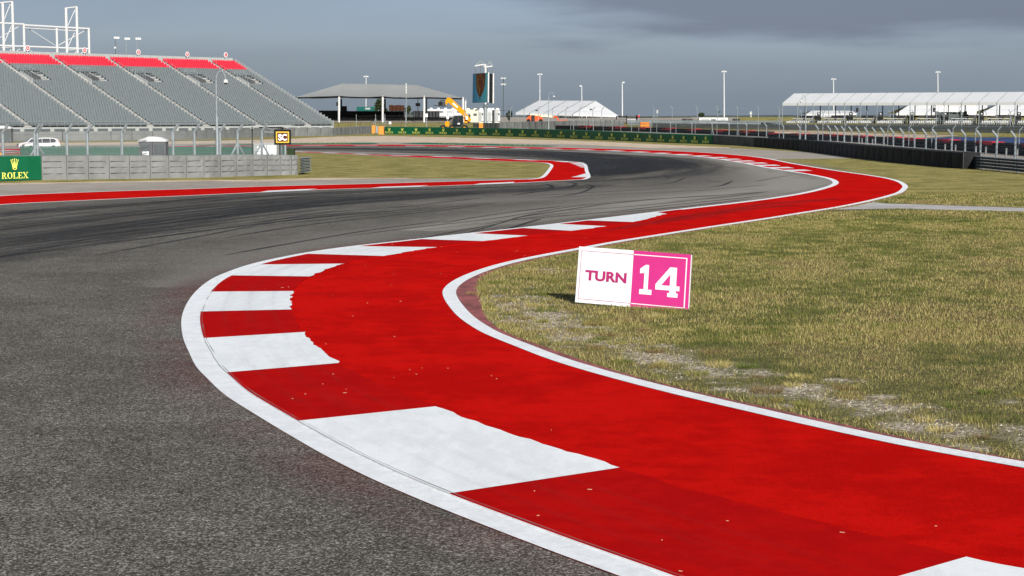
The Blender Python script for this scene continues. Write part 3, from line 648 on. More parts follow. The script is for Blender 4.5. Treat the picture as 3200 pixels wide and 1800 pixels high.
tag(e_.build('weeds', ['blade_%d' % i for i in range(5)]), 'scruffy weed tufts growing in the bare stony strip', 'weeds', kind='stuff')
# ================================================================ OBJECT MATERIALS
pm('galv', (.30, .34, .36), .45, .35, var=.15, scale=6)
pm('galv_dark', (.13, .15, .165), .5, .3, var=.2, scale=5)
pm('wall_grey', (.20, .207, .207), .75, var=.22, scale=1.1, bump=.4, bscale=5)
pm('wall_far', (.175, .183, .183), .75, var=.2, scale=.8, bump=.3, bscale=4)
pm('wall_black', (.014, .015, .016), .7, var=.35, scale=2.0, bump=.5, bscale=6)
pm('wall_worn', (.085, .088, .09), .75, var=.3, scale=1.2, bump=.4, bscale=5)
pm('banner_green', (.003, .105, .045), .55, var=.12, scale=1.3, bump=.25, bscale=2.2, spec=.2)
pm('logo_yellow', (.82, .82, .16), .55, var=.05)
pm('black', (.012, .012, .013), .5, var=.2)
pm('black_mesh', (.04, .045, .047), .8, var=.35, scale=.8)
pm('dark_steel', (.05, .055, .06), .5, var=.2)
pm('white_paint', (.58, .59, .60), .45, var=.05, scale=1.0)
pm('white_fabric', (.56, .57, .58), .7, var=.05, scale=.3)
pm('cream', (.70, .66, .50), .6, var=.08)
pm('grey_fabric', (.27, .28, .275), .85, var=.06, scale=.15)
pm('orange', (.78, .27, .05), .6, var=.12)
pm('machine_yellow', (.72, .28, .005), .4, var=.08)
pm('lift_red', (.72, .10, .03), .45, var=.1)
pm('tyre_red', (.22, .010, .018), .6, var=.2, scale=1.0)
pm('tyre_pink', (.60, .03, .05), .6, var=.15, scale=1.0)
pm('rubber_black', (.02, .02, .021), .8, var=.25)
pm('glass_dark', (.015, .02, .025), .12, var=.1, spec=.6)
pm('seat_grey', (.15, .175, .185), .5, var=.10, scale=1.5)
pm('seat_red', (.60, .03, .055), .5, var=.10, scale=1.5)
pm('stand_concrete', (.12, .125, .128), .85, var=.14, scale=.8, bump=.2)  # colour kept dark to carry the shade behind the seats
pm('step_pale', (.36, .36, .35), .85, var=.2, scale=1.5)
pm('panel_pale', (.36, .385, .385), .7, var=.08, scale=.5)
pm('rust', (.065, .026, .014), .85, var=.4, scale=2.0)
pm('container_green', (.01, .10, .085), .6, var=.15)
pm('container_grey', (.09, .105, .11), .6, var=.15)
pm('leaf_dark', (.028, .045, .02), .8, var=.3)
pm('leaf_mid', (.055, .075, .032), .8, var=.3)
pm('bark', (.09, .07, .05), .9, var=.3)
pm('toilet_grey', (.12, .125, .135), .5, var=.1)
pm('sign_yellow', (.55, .36, .04), .5, emit=(1, .72, .12), es=.2, var=.02)
pm('sign_brown', (.10, .025, .015), .5, var=.1)
pm('sign_white', (.8, .8, .8), .5, emit=(1, 1, 1), es=.55, var=.02)
pm('magenta', (.56, .035, .22), .5, var=.05, scale=2)
pm('magenta_dark', (.40, .03, .15), .5, var=.05, scale=2)
pm('board_white', (.76, .78, .80), .5, var=.03, scale=1)
pm('disc_red', (.62, .02, .03), .5, var=.05)
pm('amber', (.8, .3, .03), .5)
pm('hill_blue', (.07, .09, .09), .9, var=.25, scale=.02)

def wire_mat(name, cell, wdt, col):
    m, t = new_mat(name); L = t.links.new
    o = N(t, 'ShaderNodeOutputMaterial'); b = N(t, 'ShaderNodeBsdfPrincipled'); tr = N(t, 'ShaderNodeBsdfTransparent'); mx = N(t, 'ShaderNodeMixShader')
    b.inputs['Base Color'].default_value = (*col, 1); b.inputs['Roughness'].default_value = .5; b.inputs['Metallic'].default_value = .2
    u = N(t, 'ShaderNodeUVMap'); s = N(t, 'ShaderNodeSeparateXYZ'); L(u.outputs[0], s.inputs[0]); f = []
    for op in ('ADD', 'SUBTRACT'):
        a = N(t, 'ShaderNodeMath', operation=op); L(s.outputs['X'], a.inputs[0]); L(s.outputs['Y'], a.inputs[1])
        d = N(t, 'ShaderNodeMath', operation='DIVIDE'); L(a.outputs[0], d.inputs[0]); d.inputs[1].default_value = cell
        fr = N(t, 'ShaderNodeMath', operation='FRACT'); L(d.outputs[0], fr.inputs[0])
        lt = N(t, 'ShaderNodeMath', operation='LESS_THAN'); L(fr.outputs[0], lt.inputs[0]); lt.inputs[1].default_value = wdt; f.append(lt)
    mxm = N(t, 'ShaderNodeMath', operation='MAXIMUM'); L(f[0].outputs[0], mxm.inputs[0]); L(f[1].outputs[0], mxm.inputs[1])
    L(mxm.outputs[0], mx.inputs[0]); L(tr.outputs[0], mx.inputs[1]); L(b.outputs[0], mx.inputs[2]); L(mx.outputs[0], o.inputs[0])
wire_mat('chain_link', .08, .085, (.22, .25, .26))
wire_mat('chain_link_fine', .10, .06, (.12, .13, .14))
# half see-through windbreak netting
m, t = new_mat('green_net'); L = t.links.new
o = N(t, 'ShaderNodeOutputMaterial'); b = N(t, 'ShaderNodeBsdfPrincipled'); tr = N(t, 'ShaderNodeBsdfTransparent'); mx = N(t, 'ShaderNodeMixShader')
b.inputs['Base Color'].default_value = (.012, .085, .06, 1); b.inputs['Roughness'].default_value = .8; mx.inputs[0].default_value = .9
L(tr.outputs[0], mx.inputs[1]); L(b.outputs[0], mx.inputs[2]); L(mx.outputs[0], o.inputs[0])
# video screen picture: teal field with a dark hanging leaf-like shape
m, t = new_mat('screen_picture'); L = t.links.new
o = N(t, 'ShaderNodeOutputMaterial'); b = N(t, 'ShaderNodeBsdfPrincipled'); L(b.outputs[0], o.inputs[0]); u = N(t, 'ShaderNodeUVMap'); s = N(t, 'ShaderNodeSeparateXYZ'); L(u.outputs[0], s.inputs[0])
r1 = N(t, 'ShaderNodeValToRGB'); r1.color_ramp.elements[0].color = (.008, .035, .07, 1); r1.color_ramp.elements[1].color = (.02, .085, .10, 1); L(s.outputs['X'], r1.inputs[0]); L(r1.outputs[0], b.inputs['Base Color'])
L(r1.outputs[0], b.inputs['Emission Color']); b.inputs['Emission Strength'].default_value = .3; b.inputs['Roughness'].default_value = .4; b.inputs['Specular IOR Level'].default_value = .05
m, t = new_mat('screen_shape'); L = t.links.new
o = N(t, 'ShaderNodeOutputMaterial'); b = N(t, 'ShaderNodeBsdfPrincipled'); L(b.outputs[0], o.inputs[0]); c = N(t, 'ShaderNodeTexCoord'); s = N(t, 'ShaderNodeMapping'); s.inputs['Scale'].default_value = (3, 3, .35); L(c.outputs['Object'], s.inputs[0])
n = N(t, 'ShaderNodeTexNoise'); n.inputs['Scale'].default_value = 1.6; n.inputs['Detail'].default_value = 5; L(s.outputs[0], n.inputs['Vector'])
r1 = N(t, 'ShaderNodeValToRGB'); e = r1.color_ramp.elements; e[0].position = .3; e[0].color = (.008, .014, .008, 1); e[1].position = .8; e[1].color = (.05, .06, .015, 1); q = e.new(.5); q.color = (.035, .010, .008, 1)
L(n.outputs['Fac'], r1.inputs[0]); L(r1.outputs[0], b.inputs['Base Color']); L(r1.outputs[0], b.inputs['Emission Color']); b.inputs['Emission Strength'].default_value = .1; b.inputs['Specular IOR Level'].default_value = 0

# ================================================================ LETTERING
def text_polys(txt, size, bold=0.0):
    cu = bpy.data.curves.new('lettering', 'FONT'); cu.body = txt; cu.size = size; cu.offset = bold; cu.align_x = 'CENTER'; cu.align_y = 'CENTER'; cu.resolution_u = 6
    ob = bpy.data.objects.new('lettering', cu); COL.objects.link(ob); bpy.context.view_layer.update()
    dg = bpy.context.evaluated_depsgraph_get(); me = bpy.data.meshes.new_from_object(ob.evaluated_get(dg))
    vs = [tuple(v.co) for v in me.vertices]; fs = [tuple(p.vertices) for p in me.polygons]
    bpy.data.objects.remove(ob); bpy.data.curves.remove(cu); bpy.data.meshes.remove(me)
    return vs, fs
def ell(cx, cy, rx, ry, n=18, a0=0, a1=360): return [(cx + rx * math.cos(math.radians(a0 + (a1 - a0) * i / n)), cy + ry * math.sin(math.radians(a0 + (a1 - a0) * i / n))) for i in range(n + (0 if abs(a1 - a0) >= 360 else 1))]
class Flat:                              # 2d pieces; each piece a hair prouder than the last
    def __init__(s): s.p = []
    def poly(s, pts): s.p.append(('p', pts)); return s
    def box(s, x0, y0, x1, y1): return s.poly([(x0, y0), (x1, y0), (x1, y1), (x0, y1)])
    def ring(s, cx, cy, ro, ri, a0=0, a1=360, n=20):
        A = [(cx + ro[0] * math.cos(math.radians(a0 + (a1 - a0) * i / n)), cy + ro[1] * math.sin(math.radians(a0 + (a1 - a0) * i / n))) for i in range(n + 1)]
        B = [(cx + ri[0] * math.cos(math.radians(a0 + (a1 - a0) * i / n)), cy + ri[1] * math.sin(math.radians(a0 + (a1 - a0) * i / n))) for i in range(n + 1)]
        s.p.append(('s', A, B)); return s
    def shift(s, dx, dy, k=1.0):
        o = Flat(); f = lambda q: [(dx + x * k, dy + y * k) for x, y in q]
        for p in s.p: o.p.append((p[0],) + tuple(f(q) for q in p[1:]))
        return o
    def __iadd__(s, o): s.p += o.p; return s
    def to(s, mb, T, step=.001, mi=0):   # T(x, y, d) -> 3d point
        for i, p in enumerate(s.p):
            d = step * i
            if p[0] == 'p': mb.poly([T(x, y, d) for x, y in p[1]], mi)
            else:
                A, B = p[1], p[2]
                for j in range(len(A) - 1): mb.quad(T(*A[j], d), T(*A[j + 1], d), T(*B[j + 1], d), T(*B[j], d), mi)
def glyph(c):
    g = Flat()
    if c == 'R':
        g.box(.12, .08, .29, .92).box(.02, 0, .40, .08).box(.02, .92, .34, 1); g.ring(.34, .73, (.36, .27), (.18, .19), -90, 90).box(.29, .46, .34, .54); g.poly([(.36, .5), (.52, .46), (.80, .08), (.62, .08)]); g.box(.56, 0, .90, .08)
    elif c == 'O': g.ring(.44, .5, (.42, .52), (.23, .44), 0, 360, 28)
    elif c == 'L': g.box(.12, .08, .30, .92).box(.02, .92, .42, 1).poly([(.02, 0), (.72, 0), (.76, .32), (.70, .32), (.60, .08), (.02, .08)])
    elif c == 'E': g.box(.12, .08, .30, .92).poly([(.02, 1), (.70, 1), (.72, .72), (.66, .72), (.58, .92), (.02, .92)]).poly([(.02, 0), (.74, 0), (.78, .30), (.72, .30), (.62, .08), (.02, .08)]).box(.30, .46, .50, .54).box(.50, .38, .55, .62)
    elif c == 'X': g.poly([(.06, .92), (.27, .92), (.80, .08), (.59, .08)]).poly([(.10, .08), (.18, .08), (.42, .44), (.37, .50)]).poly([(.46, .58), (.51, .52), (.77, .92), (.69, .92)]).box(-.02, .92, .36, 1).box(.58, .92, .88, 1).box(.50, 0, .90, .08).box(-.02, 0, .30, .08)
    elif c == '1': g.poly([(.14, 0), (.86, 0), (.86, .17), (.63, .17), (.63, 1), (.44, 1), (.12, .86), (.12, .70), (.38, .72), (.38, .17), (.14, .17)])
    elif c == '4':
        g.poly([(.50, 0), (.92, 0), (.92, .14), (.84, .14), (.84, .22), (.98, .22), (.98, .38), (.84, .38), (.84, 1), (.56, 1), (.0, .40), (.0, .22), (.58, .22), (.58, .14), (.50, .14)])
    return g
WORD = Flat(); x_ = 0
for c_, w_ in zip('ROLEX', (.92, .93, .80, .82, .90)): WORD += glyph(c_).shift(x_, 0); x_ += w_
WORD = WORD.shift(-x_ / 2, 0)
CROWN = Flat()
for ax in (-.46, -.24, 0, .24, .46):
    top = 1.0 - .20 * abs(ax) * 1.2
    CROWN.poly([(ax * .42 - .07, .18), (ax * .42 + .07, .18), (ax + .03, top), (ax - .03, top)]); CROWN.poly(ell(ax * 1.04, top + .03, .07, .06, 10))
CROWN.ring(0, .12, (.30, .14), (.20, .07), 0, 360, 20); CROWN.poly([(-.28, .15), (.28, .15), (.24, .42), (-.24, .42)])
def logo_mesh(mb, T, k, mi=0):
    """crown above the word; T takes metres across, metres up and metres proud"""
    WORD.shift(0, 0, 1).to(mb, lambda x, y, d: T(x * k, y * k, d), mi=mi)
    CROWN.shift(0, 1.28, 1.45).to(mb, lambda x, y, d: T(x * k, y * k, d), mi=mi)

# ================================================================ TURN SIGN
bl = G(1797, 952); br = G(2150, 968); bl = Vector((bl.x, bl.y, .035)); br = Vector((br.x, br.y, -.035))
tl = W(1810, 770, bl.y + .05); tr_ = W(2160, 796, br.y + .05)
root = thing('corner_sign', 'white and pink board reading TURN 14 standing on the grass', 'sign', ((bl.x + br.x) / 2, bl.y, 0))
ex = (br - bl); ey = (tl - bl); wS, hS = ex.length, ey.length
def ST(x, y, d=0):                      # board coordinates 0..1, 0..1
    p = bl * (1 - x) * (1 - y) + br * x * (1 - y) + tl * (1 - x) * y + tr_ * x * y
    return p + nS * d
nS = -(ey.cross(ex)).normalized()
if nS.y > 0: nS = -nS
mb = MB(); mb.hexa([ST(0, 0, -.05), ST(1, 0, -.05), ST(1, 0, 0), ST(0, 0, 0), ST(0, 1, -.05), ST(1, 1, -.05), ST(1, 1, 0), ST(0, 1, 0)][0:0] or [ST(0, 0, 0), ST(1, 0, 0), ST(1, 0, -.05), ST(0, 0, -.05), ST(0, 1, 0), ST(1, 1, 0), ST(1, 1, -.05), ST(0, 1, -.05)])
mb.build('board', 'board_white', root)
mb = MB(); mb.quad(ST(.495, .0, .002), ST(1, 0, .002), ST(1, 1, .002), ST(.495, 1, .002)); mb.build('pink_panel', 'magenta', root)
mb = MB(); d = .004
for a in ((.025, .065, .495, .072), (.025, .925, .495, .932), (.025, .065, .0285, .932)): mb.quad(ST(a[0], a[1], d), ST(a[2], a[1], d), ST(a[2], a[3], d), ST(a[0], a[3], d))
mb.build('border_line', 'magenta_dark', root)
mb = MB()
for a in ((.50, .06, .970, .075), (.50, .922, .970, .938), (.960, .075, .970, .922)): mb.quad(ST(a[0], a[1], d), ST(a[2], a[1], d), ST(a[2], a[3], d), ST(a[0], a[3], d))
mb.build('border_line', 'board_white', root)
vs, fs = text_polys('TURN', .24, .0095); mb = MB()
xm = max(abs(v[0]) for v in vs); ym = max(v[1] for v in vs); yn = min(v[1] for v in vs)
mb.add([ST(.265 + v[0] / xm * .19, .50 + (v[1] - (ym + yn) / 2) / (ym - yn) * .185, .005) for v in vs], fs); mb.build('lettering', 'magenta_dark', root)
mb = MB(); glyph('1').shift(0, 0).to(mb, lambda x, y, d: ST(.545 + x * .150, .245 + y * .52, .005 + d)); glyph('4').to(mb, lambda x, y, d: ST(.705 + x * .215, .235 + y * .52, .005 + d)); mb.build('number', 'board_white', root)
mb = MB(); mb.poly([ST(.705 + x * .215, .235 + y * .52, .007) for x, y in ((.24, .38), (.585, .38), (.585, .76))]); mb.build('number_hole', 'magenta', root)
for x in (.2, .8): mb = MB(); mb.tube(ST(x, .6, -.06), ST(x, .6, -.06) + Vector((0, .30, -.45)), .008); mb.build('stake', 'galv_dark', root)

# ================================================================ WALLS AND BARRIERS
def wall_profile(pts):
    """photo points (u, base v, top v) -> plan line with heights"""
    return [(G(u, vb), W(u, vt, G(u, vb).y).z) for u, vb, vt in pts]
def wall_at(pr, u):
    """where the sight line of photo column u meets a wall: point, tangent, outward normal, height"""
    k = ray(u, 430); s = k[0] / k[1]
    for (a, ha), (b, hb) in zip(pr, pr[1:]):
        d = b - a; f = (s * a.y - a.x) / (d.x - s * d.y)
        if -1e-6 <= f <= 1 + 1e-6: break
    tt = d.normalized(); nn = Vector((tt.y, -tt.x, 0)).normalized()
    if nn.y > 0: nn = -nn
    return a + d * f, Vector((tt.x, tt.y, 0)), nn, ha * (1 - f) + hb * f
def interp(prof, n):
    L = [0]
    for a, b in zip(prof, prof[1:]): L.append(L[-1] + (b[0] - a[0]).length)
    out = []
    for k in range(n + 1):
        s = L[-1] * k / n; i = max(j for j in range(len(L) - 1) if L[j] <= s + 1e-9); t = (s - L[i]) / max(1e-9, L[i + 1] - L[i])
        out.append((prof[i][0].lerp(prof[i + 1][0], t), prof[i][1] * (1 - t) + prof[i + 1][1] * t))
    return out
def barrier(name, label, cat, pts, n, mat, thick=.8, group=None, grooves=0, gap=.02, part='panel', bulge=.03, seam_mat=None):
    pr = interp(wall_profile(pts), n) if isinstance(n, int) else [(lambda w_: (w_[0], w_[3]))(wall_at(wall_profile(pts), u)) for u in n]
    n = len(pr) - 1; root = thing(name, label, cat, pr[len(pr) // 2][0], group)
    for k in range(n):
        (a, ha), (b, hb) = pr[k], pr[k + 1]; a = a.copy(); b = b.copy(); t = (b - a).normalized(); nrm = Vector((t.y, -t.x, 0))   # towards the viewer for left-to-right
        if nrm.y > 0 and abs(nrm.y) > .2: nrm = -nrm
        a2, b2 = a + t * gap, b - t * gap; mb = MB(); nu = 4; rows = 2 if not grooves else grooves * 2 + 2
        zs = [0.0]; 
        if grooves:
            for gidx in range(1, grooves + 1): z = gidx / (grooves + 1); zs += [z - .008, z + .008]
        else: zs += [.5]
        zs += [.97, 1.0]
        base = len(mb.v); jit = [random.uniform(-1, 1) * bulge for _ in range(len(zs) * (nu + 1))]
        for zi, z in enumerate(zs):
            for i in range(nu + 1):
                f = i / nu; p = a2.lerp(b2, f); h = (ha * (1 - f) + hb * f); 
                d = bulge * math.sin(math.pi * f) * 1.2 + jit[zi * (nu + 1) + i] * (.5 if 0 < i < nu else .1)
                if grooves and zi % 2 == 0 and 0 < zi < len(zs) - 2 and 0 < i < nu: d -= 0
                if z == 1.0: d -= .06
                q = p + nrm * d; mb.v.append((q.x, q.y, (H(q.x, q.y)) + z * (h - H(q.x, q.y))))
        for zi in range(len(zs) - 1):
            for i in range(nu): k0 = base + zi * (nu + 1) + i; mb.f.append((k0, k0 + 1, k0 + nu + 2, k0 + nu + 1)); mb.m.append(0)
        q = [a2 - nrm * thick, b2 - nrm * thick]; za, zb = ha, hb
        tA = mb.v[base + (len(zs) - 1) * (nu + 1)]; tB = mb.v[base + (len(zs) - 1) * (nu + 1) + nu]; bA = mb.v[base]; bB = mb.v[base + nu]
        topback = [(q[0].x, q[0].y, za), (q[1].x, q[1].y, zb)]; botback = [(q[0].x, q[0].y, H(*q[0][:2])), (q[1].x, q[1].y, H(*q[1][:2]))]
        kk = len(mb.v); mb.v += [tA, tB, bA, bB] + topback + botback
        row = [base + (len(zs) - 1) * (nu + 1) + i for i in range(nu + 1)]
        mb.f += [tuple(row + [kk + 5, kk + 4]), (kk + 5, kk + 7, kk + 6, kk + 4), (kk + 3, kk + 7, kk + 5, kk + 1), (kk + 2, kk, kk + 4, kk + 6)]; mb.m += [0] * 4
        mb.build(part, mat[k % len(mat)] if isinstance(mat, (list, tuple)) else mat, root, fixn=True)
        if grooves:                         # stitched seams as thin dark ledges
            sm_ = MB()
            for gidx in range(1, grooves + 1):
                z = gidx / (grooves + 1); f0, f1 = .05, random.uniform(.74, .84); p, r = a2.lerp(b2, f0), a2.lerp(b2, f1); off = nrm * (bulge * 1.2 + .012)
                za_, zb_ = z * (ha * (1 - f0) + hb * f0), z * (ha * (1 - f1) + hb * f1) + random.uniform(-.01, .01)
                P0, P1 = p + off, r + off; P0.z, P1.z = za_, zb_
                sm_.hexa([P0 - nrm * .04, P1 - nrm * .04, P1, P0, P0 - nrm * .04 + Vector((0, 0, .014)), P1 - nrm * .04 + Vector((0, 0, .014)), P1 + Vector((0, 0, .012)), P0 + Vector((0, 0, .012))])
            sm_.build('seam', 'wall_worn', root)
    return root, pr
LW = [(-260, 572, 488), (0, 566.5, 487), (132, 562.5, 486.5), (400, 559, 486), (640, 555, 485.5), (800, 549.5, 483), (932, 546, 484.5)]
lw, lwp = barrier('tyre_wall', 'near grey conveyor belt covered tyre wall at the left edge', 'barrier', LW, [-255, -165, -80, 0, 38, 128, 206, 274, 339.5, 403, 468, 526, 581, 636, 688, 739, 790, 835, 877, 910, 931.5], 'wall_grey', .9, grooves=3, gap=.008, bulge=.04)
# banner on the near wall
mb = MB(); nseg = 16; us = [-220 + 342 * i / nseg for i in range(nseg + 1)]; Q = [wall_at(lwp, u) for u in us]
for i in range(nseg):
    (p, t0, n0, h0), (q, t1, n1, h1) = Q[i], Q[i + 1]; p = p + n0 * (.12 + .012 * math.sin(i * 1.9)); q = q + n1 * (.12 + .012 * math.sin((i + 1) * 1.9))
    mb.quad((p.x, p.y, .02), (q.x, q.y, .02), (q.x, q.y, h1 - .01), (p.x, p.y, h0 - .01))
bn = mb.build('banner', 'banner_green', lw); bn['label'] = 'green banner with yellow crown reading ROLEX'
mb = MB(); mid, t_, nrm, hh = wall_at(lwp, 37); k_ = .225
WORD.to(mb, lambda x, y, d: mid + t_ * (x * k_ * 1.25) + nrm * (.15 + d) + Vector((0, 0, .10 + y * k_ * 1.12)), mi=0)
CROWN.to(mb, lambda x, y, d: mid + t_ * (x * .34) + nrm * (.15 + d) + Vector((0, 0, .46 + y * .42)), mi=0)
lo_ = mb.build('logo', 'logo_yellow', bn)
# its end: stacked guard rail beams
def rails(name, label, a, b, n, z0, z1, mat='galv', wide=.08, posts=4, cat='guard rail', group=None, slope=0):
    root = thing(name, label, cat, a, group); t = (b - a).normalized(); nr = Vector((t.y, -t.x, 0)); L_ = (b - a).length
    if nr.y > 0: nr = -nr
    hb_ = (z1 - z0) / n
    for i in range(n):
        z = z0 + hb_ * i; mb = MB(); prof = [(0, .04), (.9, .16), (.9, .26), (0.1, .42), (.1, .52), (.9, .68), (.9, .78), (0, .92)]
        for (d0, f0), (d1, f1) in zip(prof, prof[1:]):
            P = [a + nr * (wide * d0) + Vector((0, 0, z + hb_ * f0)), b + nr * (wide * d0) + Vector((0, 0, z + hb_ * f0)), b + nr * (wide * d1) + Vector((0, 0, z + hb_ * f1)), a + nr * (wide * d1) + Vector((0, 0, z + hb_ * f1))]
            mb.quad(*P)
        mb.build('beam', mat, root)
    for i in range(posts):
        p = a.lerp(b, (i + .5) / posts) - nr * .08; mb = MB(); mb.box((p.x, p.y, H(p.x, p.y) + (z1) / 2), (.1, .1, z1)); mb.build('post', 'galv_dark', root)
    return root
ga, gb = G(934, 546.5), G(967, 542.5)
rails('guard_rail', 'short stack of steel beams closing the end of the near grey wall', ga, gb, 5, .08, W(934, 492, ga.y).z, 'galv', .12, 1)
# far walls
barrier('tyre_wall', 'long far grey wall running in front of the grandstand', 'barrier', [(-260, 447, 415), (0, 440.5, 411.5), (300, 439, 411), (560, 436, 409), (720, 431.5, 405), (908, 426, 399.8), (1044, 424, 399.3), (1110, 420.5, 396), (1161, 417.5, 393.6)], 40, 'wall_far', .7, bulge=.05, gap=.045)
for (u0, u1, v0, v1, lb, cw) in ((1162, 1175, 417, 392.5, 'narrow orange foam block at the end of the far grey wall', 'orange'), (1183, 1201, 419.5, 395, 'wide orange foam block beside the long green banner', 'orange')):
    p, q = G(u0, v0), G(u1, v0); h = W(u0, v1, p.y).z; r = thing('foam_block', lb, 'foam block', p, 'orange foam blocks'); mb = MB(); d = Vector((0, .8, 0))
    mb.hexa([p, q, q + d, p + d] + [Vector((x.x, x.y, h)) for x in (p, q, q + d, p + d)]); mb.build('block', cw, r)
    mb = MB(); mb.box((q.x - .05, q.y - .01, h * .5), (.08, .03, h * .9)); mb.build('strap', 'dark_steel', r)
p = G(1178, 417); h = W(1178, 394, p.y).z; r = thing('gate_post', 'thick grey post between the two orange blocks', 'post', p); mb = MB(); mb.box((p.x, p.y, h / 2), (.3, .3, h)); mb.build('shaft', 'galv', r); mb = MB(); mb.box((p.x, p.y, .05), (.9, .5, .1)); mb.build('footing', 'stand_concrete', r)
RW = [(1202, 419.5, 396.3), (1300, 420.5, 397), (1398, 422, 398), (1523, 425, 400), (1650, 428.8, 402.6), (1790, 434, 406.5), (1899, 438.6, 411), (2000, 442.6, 415.3), (2073, 445.8, 417.8), (2150, 448.6, 420.2), (2227, 451, 422.5)]
rw, rwp = barrier('banner_wall', 'long tyre wall wearing green banners with yellow crowns reading ROLEX', 'barrier', RW, 29, 'banner_green', .8, bulge=.03, gap=.004)
LU = [1150 + x / 4.025 for x in (274, 438, 611, 782, 955, 1127, 1291, 1458, 1624, 1789, 1954, 2116, 2277, 2439)] + [1700 + x / 4.025 for x in (63, 224, 385, 543, 705, 863, 1025, 1189, 1342, 1483, 1630, 1767, 1907, 2046)]
for u in LU:
    p, tt, nn, hh = wall_at(rwp, u); mb = MB(); kk_ = hh * .25
    q = p + tt; k0 = FPX / p.y; ppm = abs((q.x / q.y - p.x / p.y) * FPX); want = 25.5 - 3 * (u - 1200) / 1000; kx_ = want / (ppm * 4.4 * kk_)
    logo_mesh(mb, lambda x, y, e: p + tt * (x * kx_) + nn * (.09 + e * 2) + Vector((0, 0, hh * .14 + y)), kk_)
    mb.build('logo', 'logo_yellow', rw)
BW = [(2228, 451, 422), (2330, 456.5, 428), (2400, 462.5, 432.5), (2493, 470, 436.5), (2571, 480, 443), (2664, 493, 451.5), (2740, 502, 457.5), (2804, 509.5, 462.5), (2870, 515.5, 467.8), (2928, 521, 472.2), (3009, 528, 477)]
barrier('tyre_wall', 'curving black tyre wall along the right side of the track', 'barrier', BW, 46, ['wall_worn'] * 8 + ['wall_black'] * 38, .9, bulge=.05, gap=.02)
a = G(3009, 528); b = G(3042, 527); ha = W(3009, 477, a.y).z; r = thing('wall_end_cap', 'grey wedge capping the near end of the black wall', 'barrier end', a); mb = MB(); d = Vector((.55, .9, 0))
mb.prism([a, b, Vector((b.x, b.y, ha * .95)), Vector((a.x, a.y, ha))], (.4, .9, 0)); mb.build('cap', 'wall_worn', r, fixn=True)
ga, gb = G(3042, 527), G(3560, 578)
rails('guard_rail', 'dark five beam guard rail at the right edge of the photo', ga, gb, 4, .06, W(3042, 486, ga.y).z, 'galv_dark', .14, 8)
# ================================================================ FENCES
def fence(name, label, line_px, posts_u, heights, lean, r=.045, mat='galv', cables=6, mesh='chain_link', braces=(), group=None, back=0.0, arm=.38, armang=50, cat='fence', mesh_from=0.0, toprail=False):
    """line_px: base line in photo points; posts stand where the sight lines of posts_u meet it. lean -1 towards the left, +1 right"""
    pl = [(G(u, v), 0) for u, v in line_px]
    if back: pl = [(p + Vector((0, back, 0)), 0) for p, _ in pl]
    root = thing(name, label, cat, pl[len(pl) // 2][0], group); P = []
    for u in posts_u:
        p, tt, nn, _ = wall_at(pl, u); p = Vector((p.x, p.y, H(p.x, p.y))); h = heights(u) if callable(heights) else heights
        d = Vector((lean, -.25 * lean, 0)).normalized() if lean else Vector((0, 0, 0)); al = arm if lean else 0
        top = p + Vector((0, 0, h - al * math.sin(math.radians(armang)))); mb = MB(); mb.tube(p, top, r, 6)
        if lean: mb.tube(top - Vector((0, 0, r * .6)), top + d * al * math.cos(math.radians(armang)) + Vector((0, 0, al * math.sin(math.radians(armang)))), r * 1.05, 6)
        mb.build('post', mat, root)
        P.append((p, top, top + d * al * math.cos(math.radians(armang)) + Vector((0, 0, al * math.sin(math.radians(armang)))), tt))
    for i in braces:
        p, top, _, tt = P[i]
        for s_ in (-1, 1):
            mb = MB(); mb.tube(p + Vector((0, 0, (top.z - p.z) * .72)), p + tt * s_ * 1.0, r * .75, 6); mb.build('brace', mat, root)
    cr = .009 if r < .03 else .012
    for k in range(cables):
        f = (k + .6) / cables; mb = MB()
        for (a, ta, _, _), (b, tb, _, _) in zip(P, P[1:]):
            if (b - a).length > 40: continue
            mb.tube(a.lerp(ta, f), b.lerp(tb, f), cr if not toprail or k < cables - 1 else r * .7, 4, cap=False)
        mb.build('cable', 'galv_dark' if not toprail else mat, root)
    if lean:
        mb = MB()
        for (a, ta, ea, _), (b, tb, eb, _) in zip(P, P[1:]):
            if (b - a).length < 40: mb.tube(ea, eb, cr, 4, cap=False)
        mb.build('cable', 'galv_dark', root)
    if mesh:
        mb = MB(); mb.uv = []; s = 0
        for (a, ta, ea, _), (b, tb, eb, _) in zip(P, P[1:]):
            l = (b - a).length
            if l > 40: s += l; continue
            k = len(mb.v); mb.v += [tuple(a + Vector((0, 0, mesh_from))), tuple(b + Vector((0, 0, mesh_from))), tuple(tb), tuple(ta)]; mb.uv += [(s, mesh_from), (s + l, mesh_from), (s + l, tb.z - b.z), (s, ta.z - a.z)]
            mb.f.append((k, k + 1, k + 2, k + 3)); mb.m.append(0); s += l
        mb.build('wire_mesh', mesh, root)
    return root, P
# near left fence behind the wall
LFB = [(-260, 566), (0, 560), (132, 556.5), (400, 553), (640, 549), (800, 543.5), (925, 540)]
fence('catch_fence', 'near catch fence with leaning tops above the grey tyre wall at left', LFB, [-110, 8, 107, 116, 208, 272, 380, 540, 607, 687, 742, 818], 2.28, 1, r=.062, cables=7, braces=(3, 10, 11), arm=.42)
